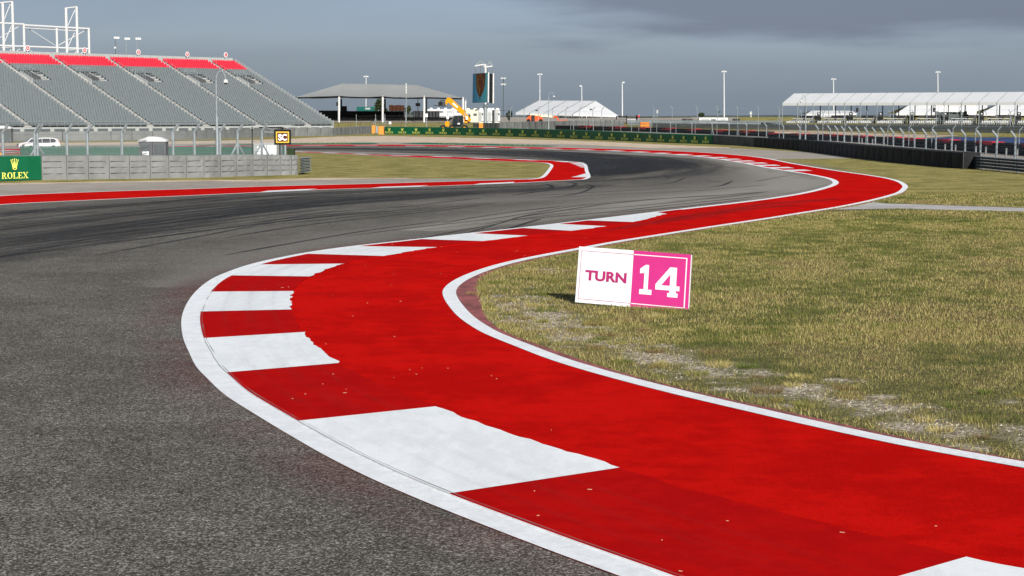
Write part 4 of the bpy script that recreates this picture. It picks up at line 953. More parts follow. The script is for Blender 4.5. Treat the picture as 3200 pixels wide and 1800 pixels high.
# right side fences, nearest first
NFB = [(1640, 423), (1790, 427.5), (1899, 432), (2073, 439), (2227, 444), (2330, 449.5), (2400, 455), (2493, 462), (2571, 471), (2664, 483), (2740, 491), (2804, 498), (2870, 504), (2928, 509), (3009, 517), (3120, 527), (3400, 552)]
nu = [1792, 1854, 1914, 1973, 2033, 2095, 2162, 2225] + [2278, 2333, 2395] + [2400 + x / 3.22 for x in (155, 318, 503, 625, 700, 765, 842, 915, 1000, 1080, 1165, 1262, 1362, 1475, 1590, 1690, 1850, 1985, 2140, 2303, 2490)] + [3240, 3310]
fence('catch_fence', 'thick posted catch fence leaning left above the black wall', NFB, nu, lambda u: 2.35 - .42 * min(1, max(0, (u - 1790) / 900)), -1, r=.052, cables=6, mesh='chain_link_fine', braces=(7, 14))
F2 = [(1680, 405), (1783, 408), (1950, 413), (2112, 419), (2238, 425), (2340, 430), (2455, 435), (2566, 440), (2800, 456), (3040, 474), (3400, 502)]
fu = [1637, 1783, 1833, 1885, 1940, 1996, 2052, 2112, 2172, 2240, 2305, 2370, 2435, 2502, 2571, 2640, 2706, 2774, 2840, 2912, 2977, 3048, 3118, 3185, 3260]
fence('catch_fence', 'thin posted catch fence leaning right beyond the service road', F2, fu, lambda u: 2.25 - .3 * min(1, max(0, (u - 1790) / 900)), 1, r=.04, cables=5, mesh=None, braces=(0, 10))
F3 = [(1450, 391), (1700, 394), (2043, 399), (2304, 401), (2700, 404), (3200, 409), (3400, 411)]
u3 = [1496, 1545, 1595, 1637, 1682, 1726, 1768, 1810, 1852, 1880]
fence('catch_fence', 'tall far fence with bent tops in front of the gabled white tent', F3, u3, 4.3, 1, r=.07, cables=4, mesh=None, arm=.8)
u3b = [2043, 2100, 2178, 2242, 2304, 2369, 2434, 2503, 2570, 2640, 2708, 2780, 2853, 2925, 3004, 3080, 3156, 3230]
fence('catch_fence', 'tall far fence with tops bent left below the long open grandstand tent', F3, u3b, lambda u: 4.6 if u < 2450 else 3.9, -1, r=.06, cables=3, mesh=None, arm=.6, braces=(0, 6, 16))
# low dark rail fence below the canopy and taller black screened fence behind it
fence('rail_fence', 'thin black rail fence at the foot of the canopy bank', [(1058, 397), (1250, 396), (1440, 396), (1620, 396)], [1058, 1096, 1127, 1158, 1212, 1254, 1295, 1334, 1374, 1412], 1.7, 0, r=.03, mat='dark_steel', cables=1, mesh=None, toprail=True)
fence('catch_fence', 'grey posted fence between the far grey wall and the canopy', [(1100, 402), (1203, 400), (1335, 399), (1470, 398)], [1114, 1174, 1203, 1268, 1334, 1398, 1447], 2.9, 0, r=.06, cables=3, mesh=None, braces=(1, 2))
fence('rail_fence', 'thin black topped fence along the paved terrace', [(1170, 378), (1300, 378), (1480, 378)], [1172, 1223, 1248, 1274, 1298, 1375, 1398, 1418, 1435, 1458], 2.9, 0, r=.035, mat='dark_steel', cables=2, mesh=None, toprail=True)

# ================================================================ LEFT FOREGROUND THINGS
def up(u, v, Y, z=None): p = W(u, v, Y); return p
def gbase(u, Y): p = W(u, 420, Y); return Vector((p.x, p.y, H(p.x, p.y)))
# gooseneck camera masts
def goose(label, ub, Y, vtop, vstraight, r0, side, reach, cam_v, mat='galv'):
    b = gbase(ub, Y); r = thing('camera_mast', label, 'camera mast', b, 'gooseneck camera masts')
    zt = W(ub, vstraight, Y).z; zs = W(ub, vtop, Y).z; mb = MB(); mid = b.z + (zt - b.z) * .62
    mb.tube(b, (b.x, b.y, mid), r0, 10, r2=r0 * .72); mb.tube((b.x, b.y, mid), (b.x, b.y, zt), r0 * .45, 8); mb.build('pole', mat, r, smooth=False)
    R_ = reach / 2; pts = [Vector((b.x + side * (R_ - R_ * math.cos(t)), b.y, zt + (zs - zt) * math.sin(t))) for t in [math.pi * i / 12 for i in range(13)]]; ez = W(ub, cam_v, Y).z
    pts.append(Vector((pts[-1].x, b.y, ez + .05))); mb = MB(); mb.path(pts, r0 * .32, 6); mb.build('arm', mat, r)
    mb = MB(); k = r0 * 1.05; mb.tube((pts[-1].x, b.y, ez + k), (pts[-1].x, b.y, ez - k * .3), k * .9, 10, r2=k * 1.2); mb.tube((pts[-1].x, b.y, ez - k * .3), (pts[-1].x, b.y, ez - k * .5), k * 1.2, 10)
    cm = mb.build('camera_housing', 'white_paint', r); mb = MB(); mb.sphere((pts[-1].x, b.y, ez - k * .6), k * .8, 10, 6); mb.build('lens_dome', 'glass_dark', cm)
goose('tall gooseneck mast with white dome camera standing by the near left fence', 678, 78.5, 222, 252, .085, 1, W(706, 255, 78.5).x - W(676, 255, 78.5).x, 255)
goose('gooseneck camera mast in front of the gabled white tent', 1714, 330, 289, 305, .14, 1, 1.0, 302)
goose('gooseneck camera mast before the long open grandstand tent at right', 2517, 150, 298, 323, .075, -1, .44, 316)
# portable toilets
def toilet(label, u0, u1, vt, vb, Y, sign):
    a, b = gbase(u0, Y), gbase(u1, Y); r = thing('portable_toilet', label, 'portable toilet', (a + b) / 2, 'portable toilets'); zt = W(u0, vt, Y).z; zr = W(u0, vb, Y).z; w_ = b.x - a.x; D = w_ * .5
    n = 2; 
    for i in range(n):
        x0 = a.x + w_ * i / n + .01; x1 = a.x + w_ * (i + 1) / n - .01; mb = MB(); mb.box(((x0 + x1) / 2, a.y + D / 2, zr / 2 + .02), (x1 - x0, D, zr)); mb.build('cabin', 'toilet_grey', r)
        mb = MB(); mb.box(((x0 + x1) / 2, a.y - .012, zr * .5), ((x1 - x0) * .72, .02, zr * .86)); mb.build('door', 'container_grey', r)
    mb = MB(); h = zt - zr; x0, x1 = a.x - .03, b.x + .03
    rows = [(0, 0), (.55, .14), (.85, .30), (1, .5)]
    pr = [(x0, zr + .02), (x0 + w_ * .03, zr + h * .35), (x0 + w_ * .30, zr + h * .85), (x0 + w_ * .40, zt), (x0 + w_ * .60, zt * 1.0), (x0 + w_ * .82, zr + h * .88), (x1 - w_ * .03, zr + h * .4), (x1, zr + .02)]
    mb.prism([Vector((x, a.y - .04, z)) for x, z in pr], (0, D + .08, 0)); mb.build('roof', 'white_paint', r, fixn=True)
    if sign: mb = MB(); mb.box((a.x + w_ * .26, a.y - .03, zr * .52), (w_ * .24, .01, zr * .42)); mb.build('sticker', 'board_white', r)
toilet('pair of grey portable toilets with ribbed white roofs behind the near left wall', 432, 518, 427, 444, 77, True)
toilet('grey portable toilet with white roof at the far left by the grandstand wall', -22, 34, 393, 402.5, 178, True)
# green windbreak netting behind the fence
mb = MB(); mb.uv = None
r = thing('windbreak_netting', 'long dark green netting screen standing behind the near left fence', 'netting', gbase(380, 92))
a, b = W(64, 456.5, 92), W(895, 460, 96); n = 22
for i in range(n):
    f0, f1 = i / n, (i + 1) / n; p, q = a.lerp(b, f0), a.lerp(b, f1); s0, s1 = .03 * math.sin(i * 2.1), .03 * math.sin((i + 1) * 2.1)
    mb.quad((p.x, p.y + s0, .02), (q.x, q.y + s1, .02), (q.x, q.y + s1, q.z), (p.x, p.y + s0, p.z))
mb.build('netting', 'green_net', r)
for i in range(0, n + 1, 3):
    p = a.lerp(b, i / n); mb = MB(); mb.tube((p.x, p.y + .06, 0), (p.x, p.y + .06, p.z + .02), .025, 6); mb.build('post', 'dark_steel', r)
# marshal shelter with white cabinet, junction box and SC light board
Y = 84.0
r = thing('marshal_shelter', 'flat roofed marshal shelter on thin black posts behind the SC board', 'shelter', gbase(830, Y))
p, q = W(761, 396, Y), W(911, 392.5, Y); mb = MB(); mb.hexa([p, q, q + Vector((0, 1.5, 0)), p + Vector((0, 1.5, 0))] + [x + Vector((0, 0, .035)) for x in (p, q, q + Vector((0, 1.5, 0)), p + Vector((0, 1.5, 0)))]); mb.build('roof', 'panel_pale', r)
p, q = W(808, 398.5, Y), W(880, 397, Y); mb = MB(); mb.box(((p.x + q.x) / 2, Y + .2, p.z), (q.x - p.x, .1, .05)); mb.build('beam', 'black', r)
for u in (788, 872, 877):
    p = gbase(u, Y + .2); z = W(u, 396, Y).z; mb = MB(); mb.box((p.x, p.y, z / 2), (.05 if u < 800 else .025, .05, z - .01)); mb.build('post', 'black', r)
p, q = gbase(792, Y + .5), gbase(873, Y + .5); z = W(800, 449, Y).z; r = thing('cabinet', 'low white block cabinet beneath the marshal shelter', 'cabinet', (p + q) / 2); mb = MB(); mb.box(((p.x + q.x) / 2, Y + .9, z / 2), (q.x - p.x, .8, z)); mb.build('body', 'panel_pale', r); mb = MB(); mb.box(((p.x + q.x) / 2, Y + .9, z + .012), (q.x - p.x + .06, .86, .02)); mb.build('lid', 'white_paint', r)
for s_ in (-.22, .22): mb = MB(); mb.box(((p.x + q.x) / 2 + s_ * 1.1, Y + .49, z / 2), (.42, .015, z * .85)); mb.build('door', 'board_white', r)
p, q = gbase(896, Y - .5), gbase(919, Y - .5); z = W(900, 465, Y).z; r = thing('equipment_box', 'small dark green equipment box right of the SC board', 'box', (p + q) / 2); mb = MB(); mb.box(((p.x + q.x) / 2, Y - .3, z / 2), (q.x - p.x, .35, z)); mb.build('body', 'leaf_dark', r); mb = MB(); mb.box(((p.x + q.x) / 2, Y - .3, z + .01), (q.x - p.x + .03, .38, .015)); mb.build('lid', 'dark_steel', r)
Y = 82.0; r = thing('light_board', 'black framed light board showing white SC on yellow', 'light board', gbase(882, Y))
def BX(u0, v0, u1, v1, y, dpt, mat, name, par, mb=None):
    p, q = W(u0, v1, y), W(u1, v0, y); m_ = MB(); m_.box(((p.x + q.x) / 2, y + dpt / 2, (p.z + q.z) / 2), (q.x - p.x, dpt, q.z - p.z)); return m_.build(name, mat, par)
BX(857, 405, 908, 452.5, Y, .12, 'black', 'frame', r); BX(862.5, 411, 903, 446.5, Y - .012, .01, 'sign_yellow', 'panel', r); BX(866.5, 415, 899, 442.5, Y - .020, .006, 'sign_brown', 'panel', r)
vs, fs = text_polys('SC', 1, .03); xm = max(abs(v[0]) for v in vs); ym = max(v[1] for v in vs); yn = min(v[1] for v in vs); c0, c1, c2 = W(883, 429, Y - .03), W(896.5, 429, Y - .03), W(883, 419, Y - .03)
mb = MB(); mb.add([(c0.x + v[0] / xm * (c1.x - c0.x), Y - .03, c0.z + (v[1] - (ym + yn) / 2) / ((ym - yn) / 2) * (c2.z - c0.z)) for v in vs], fs); mb.build('lettering', 'sign_white', r)
for u, ra, mt in ((879, .075, 'galv_dark'), (890.5, .05, 'galv')):
    p = gbase(u, Y + .06); mb = MB(); mb.tube(p, (p.x, p.y, W(u, 453, Y).z), ra, 10); mb.build('post', mt, r)
p = W(856, 414, Y); mb = MB(); mb.tube((p.x, Y + .05, p.z), (p.x - .45, Y + .05, p.z + .02), .03, 6); mb.tube((p.x - .02, Y + .05, p.z + .12), (p.x - .35, Y + .05, p.z + .22), .015, 6); mb.build('bracket', 'galv', r)
p = W(882, 404, Y); mb = MB(); mb.sphere((p.x, Y + .06, p.z + .05), .06, 8, 5); mb.build('beacon', 'black', r)
# orange lamp by the left edge
Y = 80; p = W(2, 482, Y); r = thing('warning_lamp', 'round orange warning lamp just above the wall at the left edge', 'lamp', gbase(2, Y)); mb = MB(); mb.sphere((p.x, Y, p.z), .07, 10, 6, (1, .6, 1)); mb.build('lens', 'amber', r); mb = MB(); mb.tube((p.x, Y, 0), (p.x, Y, p.z - .05), .02, 6); mb.build('pole', 'dark_steel', r)

# ================================================================ CARS
def suv(label, loc, L_, rz, name='parked_car'):
    """side profile lofted over the width; local x forward"""
    r = thing(name, label, 'car', loc, 'white cars behind the fence', rz); k = L_ / 4.5
    prof = [(2.22, .38), (2.25, .62), (2.12, .86), (1.25, 1.02), (.55, 1.52), (-.1, 1.66), (-1.3, 1.64), (-1.95, 1.45), (-2.15, 1.05), (-2.25, .75), (-2.2, .36)]
    mb = MB(); W2 = .9; n = len(prof); secs = [(-1, .93), (-.86, 1), (.86, 1), (1, .93)]; k0 = 0
    for s_, q in secs:
        for x, z in prof:
            inset = .14 * max(0, z - .95); y = s_ * W2 * (1 - inset); mb.v.append((x * k * (.985 if abs(s_) == 1 else 1), y * k, (z if abs(s_) < 1 else .36 + (z - .36) * .97) * k))
    for j in range(3):
        for i in range(n): mb.f.append((j * n + i, j * n + (i + 1) % n, (j + 1) * n + (i + 1) % n, (j + 1) * n + i)); mb.m.append(0)
    mb.f.append(tuple(range(n))); mb.m.append(0); mb.f.append(tuple(range(3 * n, 4 * n))); mb.m.append(0)
    mb.build('body', 'white_paint', r, world=False, fixn=True, smooth=False)
    for s_ in (-1, 1):
        for pts in ([(.95, 1.02), (.50, 1.42), (.02, 1.52), (.02, 1.02)], [(-.04, 1.02), (-.04, 1.53), (-.95, 1.52), (-.95, 1.02)], [(-1.02, 1.04), (-1.02, 1.51), (-1.45, 1.48), (-1.72, 1.30), (-1.6, 1.06)]):
            mb = MB(); mb.prism([Vector((x * k, s_ * (W2 * (1 - .14 * max(0, z - .95)) + .006) * k, z * k)) for x, z in pts], (0, s_ * .012 * k, 0)); mb.build('side_window', 'glass_dark', r, world=False, fixn=True)
        for x in (1.38, -1.36):
            mb = MB(); mb.tube((x * k, s_ * .70 * k, .34 * k), (x * k, s_ * .93 * k, .34 * k), .34 * k, 18); wl = mb.build('wheel', 'rubber_black', r, world=False); mb = MB(); mb.tube((x * k, s_ * .925 * k, .34 * k), (x * k, s_ * .945 * k, .34 * k), .20 * k, 12); mb.build('rim', 'galv', wl, world=False)
        mb = MB(); mb.box((2.16 * k, s_ * .66 * k, .74 * k), (.12 * k, .3 * k, .14 * k)); mb.build('headlight', 'glass_dark', r, world=False)
        mb = MB(); mb.box((.82 * k, s_ * 1.0 * k, 1.08 * k), (.1 * k, .16 * k, .12 * k)); mb.build('mirror', 'white_paint', r, world=False)
        mb = MB(); mb.box((-2.14 * k, s_ * .72 * k, 1.06 * k), (.14 * k, .2 * k, .28 * k)); mb.build('tail_light', 'disc_red', r, world=False)
    f = lambda x, z, dy: Vector((x * k, dy * k, z * k))
    mb = MB(); mb.prism([f(1.17, 1.08, -.72), f(1.17, 1.08, .72), f(.62, 1.50, .66), f(.62, 1.50, -.66)], (.02 * k, 0, .02 * k)); mb.build('windscreen', 'glass_dark', r, world=False, fixn=True)
    mb = MB(); mb.box((2.24 * k, 0, .60 * k), (.05 * k, 1.0 * k, .22 * k)); mb.build('grille', 'black', r, world=False)
    return r
p = gbase(128, 136); suv('white hatchback car parked behind the green netting at left', p, 2.75, math.radians(203))
p = gbase(106, 141); suv('white car half hidden behind the white hatchback', p, 2.6, math.radians(203))
# ================================================================ GRANDSTAND
pB = Vector((-36.3, 360, 0)); aD = Vector((-.65, -.76, 0)).normalized(); bD = Vector((-.76, .65, 0)).normalized()
NR, TR, RI, Z0 = 34, .9, .393, .80
def SP(t, d, z): p = pB + aD * t + bD * d; return Vector((p.x, p.y, z))
TL = 92.0
gs = thing('grandstand', 'large stepped grandstand with grey seats and five red rows on top', 'grandstand', SP(TL / 2, 10, 0))
ais = [7 + 13.1 * k for k in range(7)]
def blocked(t, i):
    for a in ais:
        if abs(t - a) < .75: return True
        if 21 <= i <= 25 and a - 5.4 < t < a - .7: return True
    return False
mb = MB()
for i in range(NR):
    z = Z0 + RI * i; a, b, c, d = SP(0, i * TR, z), SP(TL, i * TR, z), SP(TL, (i + 1) * TR, z), SP(0, (i + 1) * TR, z); mb.quad(a, b, c, d)
    zb = z + RI; mb.quad(SP(0, (i + 1) * TR, z), SP(TL, (i + 1) * TR, z), SP(TL, (i + 1) * TR, zb), SP(0, (i + 1) * TR, zb))
mb.build('terrace', 'stand_concrete', gs)
D_ = NR * TR; ZT = Z0 + RI * NR
mb = MB(); mb.hexa([SP(0, 0, -.1), SP(TL, 0, -.1), SP(TL, .25, -.1), SP(0, .25, -.1), SP(0, 0, Z0 - .002), SP(TL, 0, Z0 - .002), SP(TL, .25, Z0 - .002), SP(0, .25, Z0 - .002)]); mb.build('front_wall', 'panel_pale', gs)
mb = MB()
for i in range(30):
    t0 = 1 + i * 3.05; mb.hexa([SP(t0, -.03, .05), SP(t0 + 2.2, -.03, .05), SP(t0 + 2.2, 0, .05), SP(t0, 0, .05), SP(t0, -.03, .5), SP(t0 + 2.2, -.03, .5), SP(t0 + 2.2, 0, .5), SP(t0, 0, .5)])
mb.build('front_grating', 'galv_dark', gs)
# side wall under the steps and stepped parapet plates on the right end
mb = MB(); mb.poly([SP(-.02, 0, 0), SP(-.02, D_, 0)] + [x for i in range(NR - 1, -1, -1) for x in (SP(-.02, (i + 1) * TR, Z0 + RI * i + .05), SP(-.02, i * TR, Z0 + RI * i + .05))]); mb.build('side_wall', 'stand_concrete', gs)
for i in range(NR):
    z = Z0 + RI * i; mb = MB(); a = SP(-.06, i * TR + .05, z - .2); b = SP(-.06, (i + 1) * TR - .08, z - .2); n_ = -aD * .06
    mb.hexa([a, b, b + n_, a + n_] + [x + Vector((0, 0, 1.25)) for x in (a, b, b + n_, a + n_)]); mb.build('parapet_plate', 'panel_pale', gs)
mb = MB(); zt = ZT + .95
for i in range(46):
    t0 = i * 2.0; mb.hexa([SP(t0 + .03, D_ + .3, ZT - .5), SP(t0 + 1.97, D_ + .3, ZT - .5), SP(t0 + 1.97, D_ + .4, ZT - .5), SP(t0 + .03, D_ + .4, ZT - .5), SP(t0 + .03, D_ + .3, zt), SP(t0 + 1.97, D_ + .3, zt), SP(t0 + 1.97, D_ + .4, zt), SP(t0 + .03, D_ + .4, zt)])
mb.build('rear_screen', 'panel_pale', gs)
mb = MB(); mb.quad(SP(0, D_ + .5, 0), SP(TL, D_ + .5, 0), SP(TL, D_ + .5, ZT - .5), SP(0, D_ + .5, ZT - .5)); mb.build('rear_wall', 'galv_dark', gs)
# aisle steps
for a in ais:
    mb = MB()
    for i in range(NR):
        for h_ in (0, 1):
            z = Z0 + RI * i + h_ * RI / 2; d0 = i * TR + h_ * TR / 2; mb.hexa([SP(a - .72, d0, z - .05), SP(a + .72, d0, z - .05), SP(a + .72, d0 + TR / 2, z - .05), SP(a - .72, d0 + TR / 2, z - .05), SP(a - .72, d0, z + RI / 2), SP(a + .72, d0, z + RI / 2), SP(a + .72, d0 + TR / 2, z + RI / 2), SP(a - .72, d0 + TR / 2, z + RI / 2)])
    mb.build('aisle_steps', 'step_pale', gs)
    for i in range(1, NR, 3):
        if 21 <= i <= 27: continue
        rl = MB(); z = Z0 + RI * i; rl.tube(SP(a, i * TR, z), SP(a, i * TR, z + .95), .03, 5); rl.tube(SP(a, i * TR, z + .95), SP(a, (i + 1.6) * TR, z + .95 + RI * 1.6), .03, 5); rl.tube(SP(a, (i + 1.6) * TR, z + RI * 1.6), SP(a, (i + 1.6) * TR, z + .95 + RI * 1.6), .03, 5)
        rl.build('handrail', 'galv', gs)
    # way out: solid box, its dark colour standing in for the opening's shade; pale parapets, railings
    d0, z0_ = 21 * TR, Z0 + RI * 21
    mb = MB(); mb.hexa([SP(a - 2.9, d0 + .3, z0_), SP(a - .9, d0 + .3, z0_), SP(a - .9, d0 + 3.4, z0_), SP(a - 2.9, d0 + 3.4, z0_), SP(a - 2.9, d0 + .3, z0_ + .9), SP(a - .9, d0 + .3, z0_ + .9), SP(a - .9, d0 + 3.4, z0_ + 1.9), SP(a - 2.9, d0 + 3.4, z0_ + 1.9)]); vo_ = mb.build('exit_shade_box', 'wall_worn', gs)
    mb = MB()
    for t0, t1 in ((a - 3.1, a - 2.92), (a - .88, a - .7)):
        mb.hexa([SP(t0, d0 - .2, z0_ - .2), SP(t1, d0 - .2, z0_ - .2), SP(t1, d0 + 3.6, z0_ + 1.2), SP(t0, d0 + 3.6, z0_ + 1.2), SP(t0, d0 - .2, z0_ + .6), SP(t1, d0 - .2, z0_ + .6), SP(t1, d0 + 3.6, z0_ + 2.1), SP(t0, d0 + 3.6, z0_ + 2.1)])
    mb.build('exit_wall', 'panel_pale', gs)
    mb = MB()
    for k in range(4):
        zz = z0_ + RI * k; mb.hexa([SP(a - 5.2, d0 + k * .9, zz), SP(a - 3.2, d0 + k * .9, zz), SP(a - 3.2, d0 + (k + 1) * .9, zz), SP(a - 5.2, d0 + (k + 1) * .9, zz)] + [x + Vector((0, 0, .25)) for x in (SP(a - 5.2, d0 + k * .9, zz), SP(a - 3.2, d0 + k * .9, zz), SP(a - 3.2, d0 + (k + 1) * .9, zz), SP(a - 5.2, d0 + (k + 1) * .9, zz))])
    mb.build('landing_steps', 'step_pale', gs)
    mb = MB(); dA, zA = d0 + 4.0, z0_ + 1.6
    for k in range(8): mb.tube(SP(a - .5 - k * .42, dA, zA), SP(a - .5 - k * .42, dA, zA + 1.5), .035, 4)
    mb.tube(SP(a - .5, dA, zA + 1.5), SP(a - 3.44, dA, zA + 1.5), .04, 4); mb.tube(SP(a - .5, dA, zA + .8), SP(a - 3.44, dA, zA + .8), .03, 4)
    for tt_ in (a - .6, a - 3.1):
        for k in range(6): f = k / 5; mb.tube(SP(tt_, d0 + 4 * f, z0_ + .6 + 1.6 * f), SP(tt_, d0 + 4 * f, z0_ + 1.4 + 1.6 * f), .035, 4)
        mb.tube(SP(tt_, d0, z0_ + 1.4), SP(tt_, d0 + 4, z0_ + 3.0), .04, 4)
    mb.build('railing', 'galv', gs)
# front rail
mb = MB()
for i in range(62):
    mb.tube(SP(.5 + i * 1.5, .15, Z0), SP(.5 + i * 1.5, .15, Z0 + .95), .028, 4)
for z in (.5, .95): mb.tube(SP(.5, .15, Z0 + z), SP(92, .15, Z0 + z), .028, 4)
mb.build('front_rail', 'galv', gs)
# seats
seat = MB()
def seat_geo(m, t, d, z, mi=0, jig=0):
    w_ = .222; X = lambda tt, dd, zz: SP(t + tt, d + dd + jig, z + zz)
    m.add([X(-w_, .10, .22), X(w_, .10, .22), X(w_, .22, .80), X(-w_, .22, .80), X(-w_ * .8, .26, .84), X(w_ * .8, .26, .84), X(w_, .28, .2), X(-w_, .28, .2)], [(0, 1, 2, 3), (3, 2, 5, 4), (1, 6, 5, 2), (7, 0, 3, 4), (4, 5, 6, 7)], mi)
    m.add([X(-w_ * .94, .0, .30), X(w_ * .94, .0, .30), X(w_ * .94, .08, .64), X(-w_ * .94, .08, .64), X(w_ * .94, .11, .30), X(-w_ * .94, .11, .30)], [(0, 1, 2, 3), (1, 4, 2), (0, 3, 5)], mi)
rows = []
for i in range(NR):
    for k in range(int(TL / .57)):
        t = .35 + k * .57
        if not blocked(t, i): rows.append((i, t))
first = [r_ for r_ in rows if r_[0] == 0][:100]; fs_ = set(first)
sm_ = MB(); seat_geo(sm_, 0, 0, 0); base_me = None
for (i, t) in first:
    if base_me is None:
        mb = MB(); o0 = SP(t, .25, Z0); seat_geo(mb, t, .25, Z0); so_ = mb.build('seat', 'seat_grey', gs); base_me = so_; t0_ = t
    else:
        c = base_me.copy(); COL.objects.link(c); c.location = aD * (t - t0_)
mb = MB()
for (i, t) in rows:
    if (i, t) in fs_: continue
    seat_geo(mb, t, i * TR + .25, Z0 + RI * i, 1 if i >= NR - 5 else 0, random.uniform(-.02, .02))
tag(mb.build('seat_rows', ['seat_grey', 'seat_red'], gs), kind='stuff')
# number discs on the rear screen
for num, u, v in (('5', 86, 150), ('4', 264, 157), ('3', 432, 163), ('2', 585, 169.5), ('1', 705, 171.5)):
    # plane of the rear edge
    k = ray(u, v); s = k[0] / k[1]; A = pB + bD * (D_ - .1); f = (s * A.y - A.x) / (aD.x - s * aD.y); q = A + aD * f; Yq = q.y; c = W(u, v, Yq); zp = ZT - .2
    r = thing('section_sign', {'5': 'red disc numbered 5 in front of the white steel frame', '4': 'red disc numbered 4 at the right end of the steel frame', '3': 'red disc numbered 3 directly below the floodlights', '2': 'red disc numbered 2 midway along the bare rear screen', '1': 'red disc numbered 1 nearest the stepped end of the grandstand'}[num], 'sign', (q.x, q.y, zp), 'numbered discs along the grandstand top')
    mb = MB(); mb.tube((q.x, q.y, zp), (q.x, q.y, c.z - .3), .07, 6); mb.build('post', 'white_paint', r)
    n_ = -bD; Tn = lambda x, y, d: c + (-aD) * x + n_ * d + Vector((0, 0, y))
    mb = MB(); mb.prism([Tn(x, y, 0) for x, y in ell(0, 0, .50, .54, 20)], n_ * .08); mb.build('rim', 'board_white', r, fixn=True)
    mb = MB(); mb.poly([Tn(x, y, .09) for x, y in ell(0, 0, .37, .41, 20)]); mb.build('disc', 'disc_red', r)
    vs, fs = text_polys(num, .62, .02); xc = (max(v_[0] for v_ in vs) + min(v_[0] for v_ in vs)) / 2; mb = MB(); mb.add([Tn(v_[0] - xc, v_[1], .10) for v_ in vs], fs); mb.build('number', 'board_white', r)
# white steel frame behind the stand
def FP(u, v, dep=0.0):                  # onto the vertical plane 4 m behind the rear screen
    k = ray(u, v); s = k[0] / k[1]; A = pB + bD * (D_ + 4 + dep); f = (s * A.y - A.x) / (aD.x - s * aD.y); q = A + aD * f; return W(u, v, q.y)
fr = thing('steel_frame', 'white tubular steel scaffold frame rising behind the grandstand top left', 'scaffold', FP(140, 175).xy.to_3d())
def stick(nm, a, b, r_, dep=0.0): mb = MB(); mb.tube(FP(*a, dep), FP(*b, dep), r_, 8); mb.build(nm, 'white_paint', fr)
for u, v in ((8, 10), (38, 5), (74, 74), (177, 88), (206, 25), (239, 21), (277, 87)):
    top = FP(u, v); rr = .24 if u not in (8, 38, 206, 239) else .27; mb = MB(); mb.tube((top.x, top.y, 0), top, rr, 8); mb.build('upright', 'white_paint', fr)
for a, b, r_ in (((-40, 70), (74, 76), .2), ((75, 78.5), (278, 90), .2), ((75, 87), (240, 97), .1), ((-40, 141), (278, 153), .2), ((-5, 9), (38, 5), .14), ((203, 26), (240, 21.5), .14), ((5, 149), (40, 147), .1), ((205, 157), (275, 152), .1)): stick('beam', a, b, r_)
for a, b in (((10, 69), (34, 8)), ((86, 87), (172, 142)), ((180, 143), (272, 92)), ((210, 84), (237, 25)), ((12, 138), (36, 80)), ((-5, 120), (60, 82)), ((213, 145), (238, 92)), ((95, 158), (118, 175)), ((44, 165), (72, 147)), ((243, 175), (262, 160)), ((28, 170), (36, 150)), ((229, 175), (240, 157))): stick('diagonal', a, b, .08, .4)
# flood lights behind the stand
for i, (u, v, vb) in enumerate(((364, 118, 185), (397.5, 121, 185), (431.5, 121, 185))):
    top = FP(u - 4, v + 3, 6); r = thing('floodlight', ('left', 'middle', 'right')[i] + 'most of the three white headed floodlights behind the grandstand', 'floodlight', (top.x, top.y, 0), 'floodlights behind the grandstand')
    mb = MB(); mb.tube((top.x, top.y, 0), top, .09, 6); mb.build('pole', 'galv_dark' if i == 0 else 'galv', r); c = FP(u, v, 6); mb = MB(); mb.box(c, (1.15, .5, .42), rz=.3); mb.build('lamp_head', 'white_paint', r)
    if i == 0: c = FP(360, 149, 6); mb = MB(); mb.box(c, (.35, .3, .4)); mb.build('junction_box', 'white_paint', r)

# ================================================================ CANOPY AND WHAT IS UNDER IT
Y0, Y1 = 450, 486
cn = thing('canopy', 'wide grey tensile canopy on white posts right of the grandstand', 'canopy', gbase(1190, 465))
fl, frr = W(925, 303.5, Y0), W(1446, 306.5, Y0); rl_, rr_ = W(1070, 261, 468), W(1304, 266, 468); kx = lambda p: Vector((p.x + 1.5, Y1, p.z))
bl_, br_ = kx(fl), kx(frr); PO = [1059.5, 1196, 1325.5]
fe = [fl] + [W(u, v, Y0) for u, v in ((960, 303), (1000, 301.5), (1030, 301), (1059, 299.5), (1100, 302.5), (1150, 303.5), (1196, 301), (1230, 304), (1280, 305), (1325, 303.5), (1370, 304.5), (1410, 306))] + [frr]
mb = MB(); rid = [rl_, rl_.lerp(rr_, .5), rr_]
R3 = [rl_ if i <= 4 else (rr_ if i >= 10 else rl_.lerp(rr_, (i - 4) / 6)) for i in range(len(fe))]
nV = 5
def sag(a, b, f, i=None): p = a.lerp(b, f); p.z -= .5 * math.sin(math.pi * f) * min(1, (i or 0) / 4, (len(fe) - 1 - (i or 0)) / 4); return p
for i in range(len(fe) - 1):
    for j in range(nV):
        f0, f1 = j / nV, (j + 1) / nV; mb.quad(sag(fe[i], R3[i], f0, i), sag(fe[i + 1], R3[i + 1], f0, i + 1), sag(fe[i + 1], R3[i + 1], f1, i + 1), sag(fe[i], R3[i], f1, i))
be = [Vector((p.x, Y1, p.z)) for p in fe]
for i in range(len(be) - 1):
    for j in range(nV):
        f0, f1 = j / nV, (j + 1) / nV; mb.quad(sag(be[i], R3[i], f0, i), sag(be[i + 1], R3[i + 1], f0, i + 1), sag(be[i + 1], R3[i + 1], f1, i + 1), sag(be[i], R3[i], f1, i))
mb.add([fe[0], be[0], rl_], [(0, 1, 2)]); mb.add([fe[-1], be[-1], rr_], [(0, 1, 2)]); mb.build('roof_membrane', 'grey_fabric', cn)
mb = MB()
for a, b in zip(fe, fe[1:]): mb.quad(a, b, b + Vector((0, 1.0, -.34)), a + Vector((0, 1.0, -.34)))
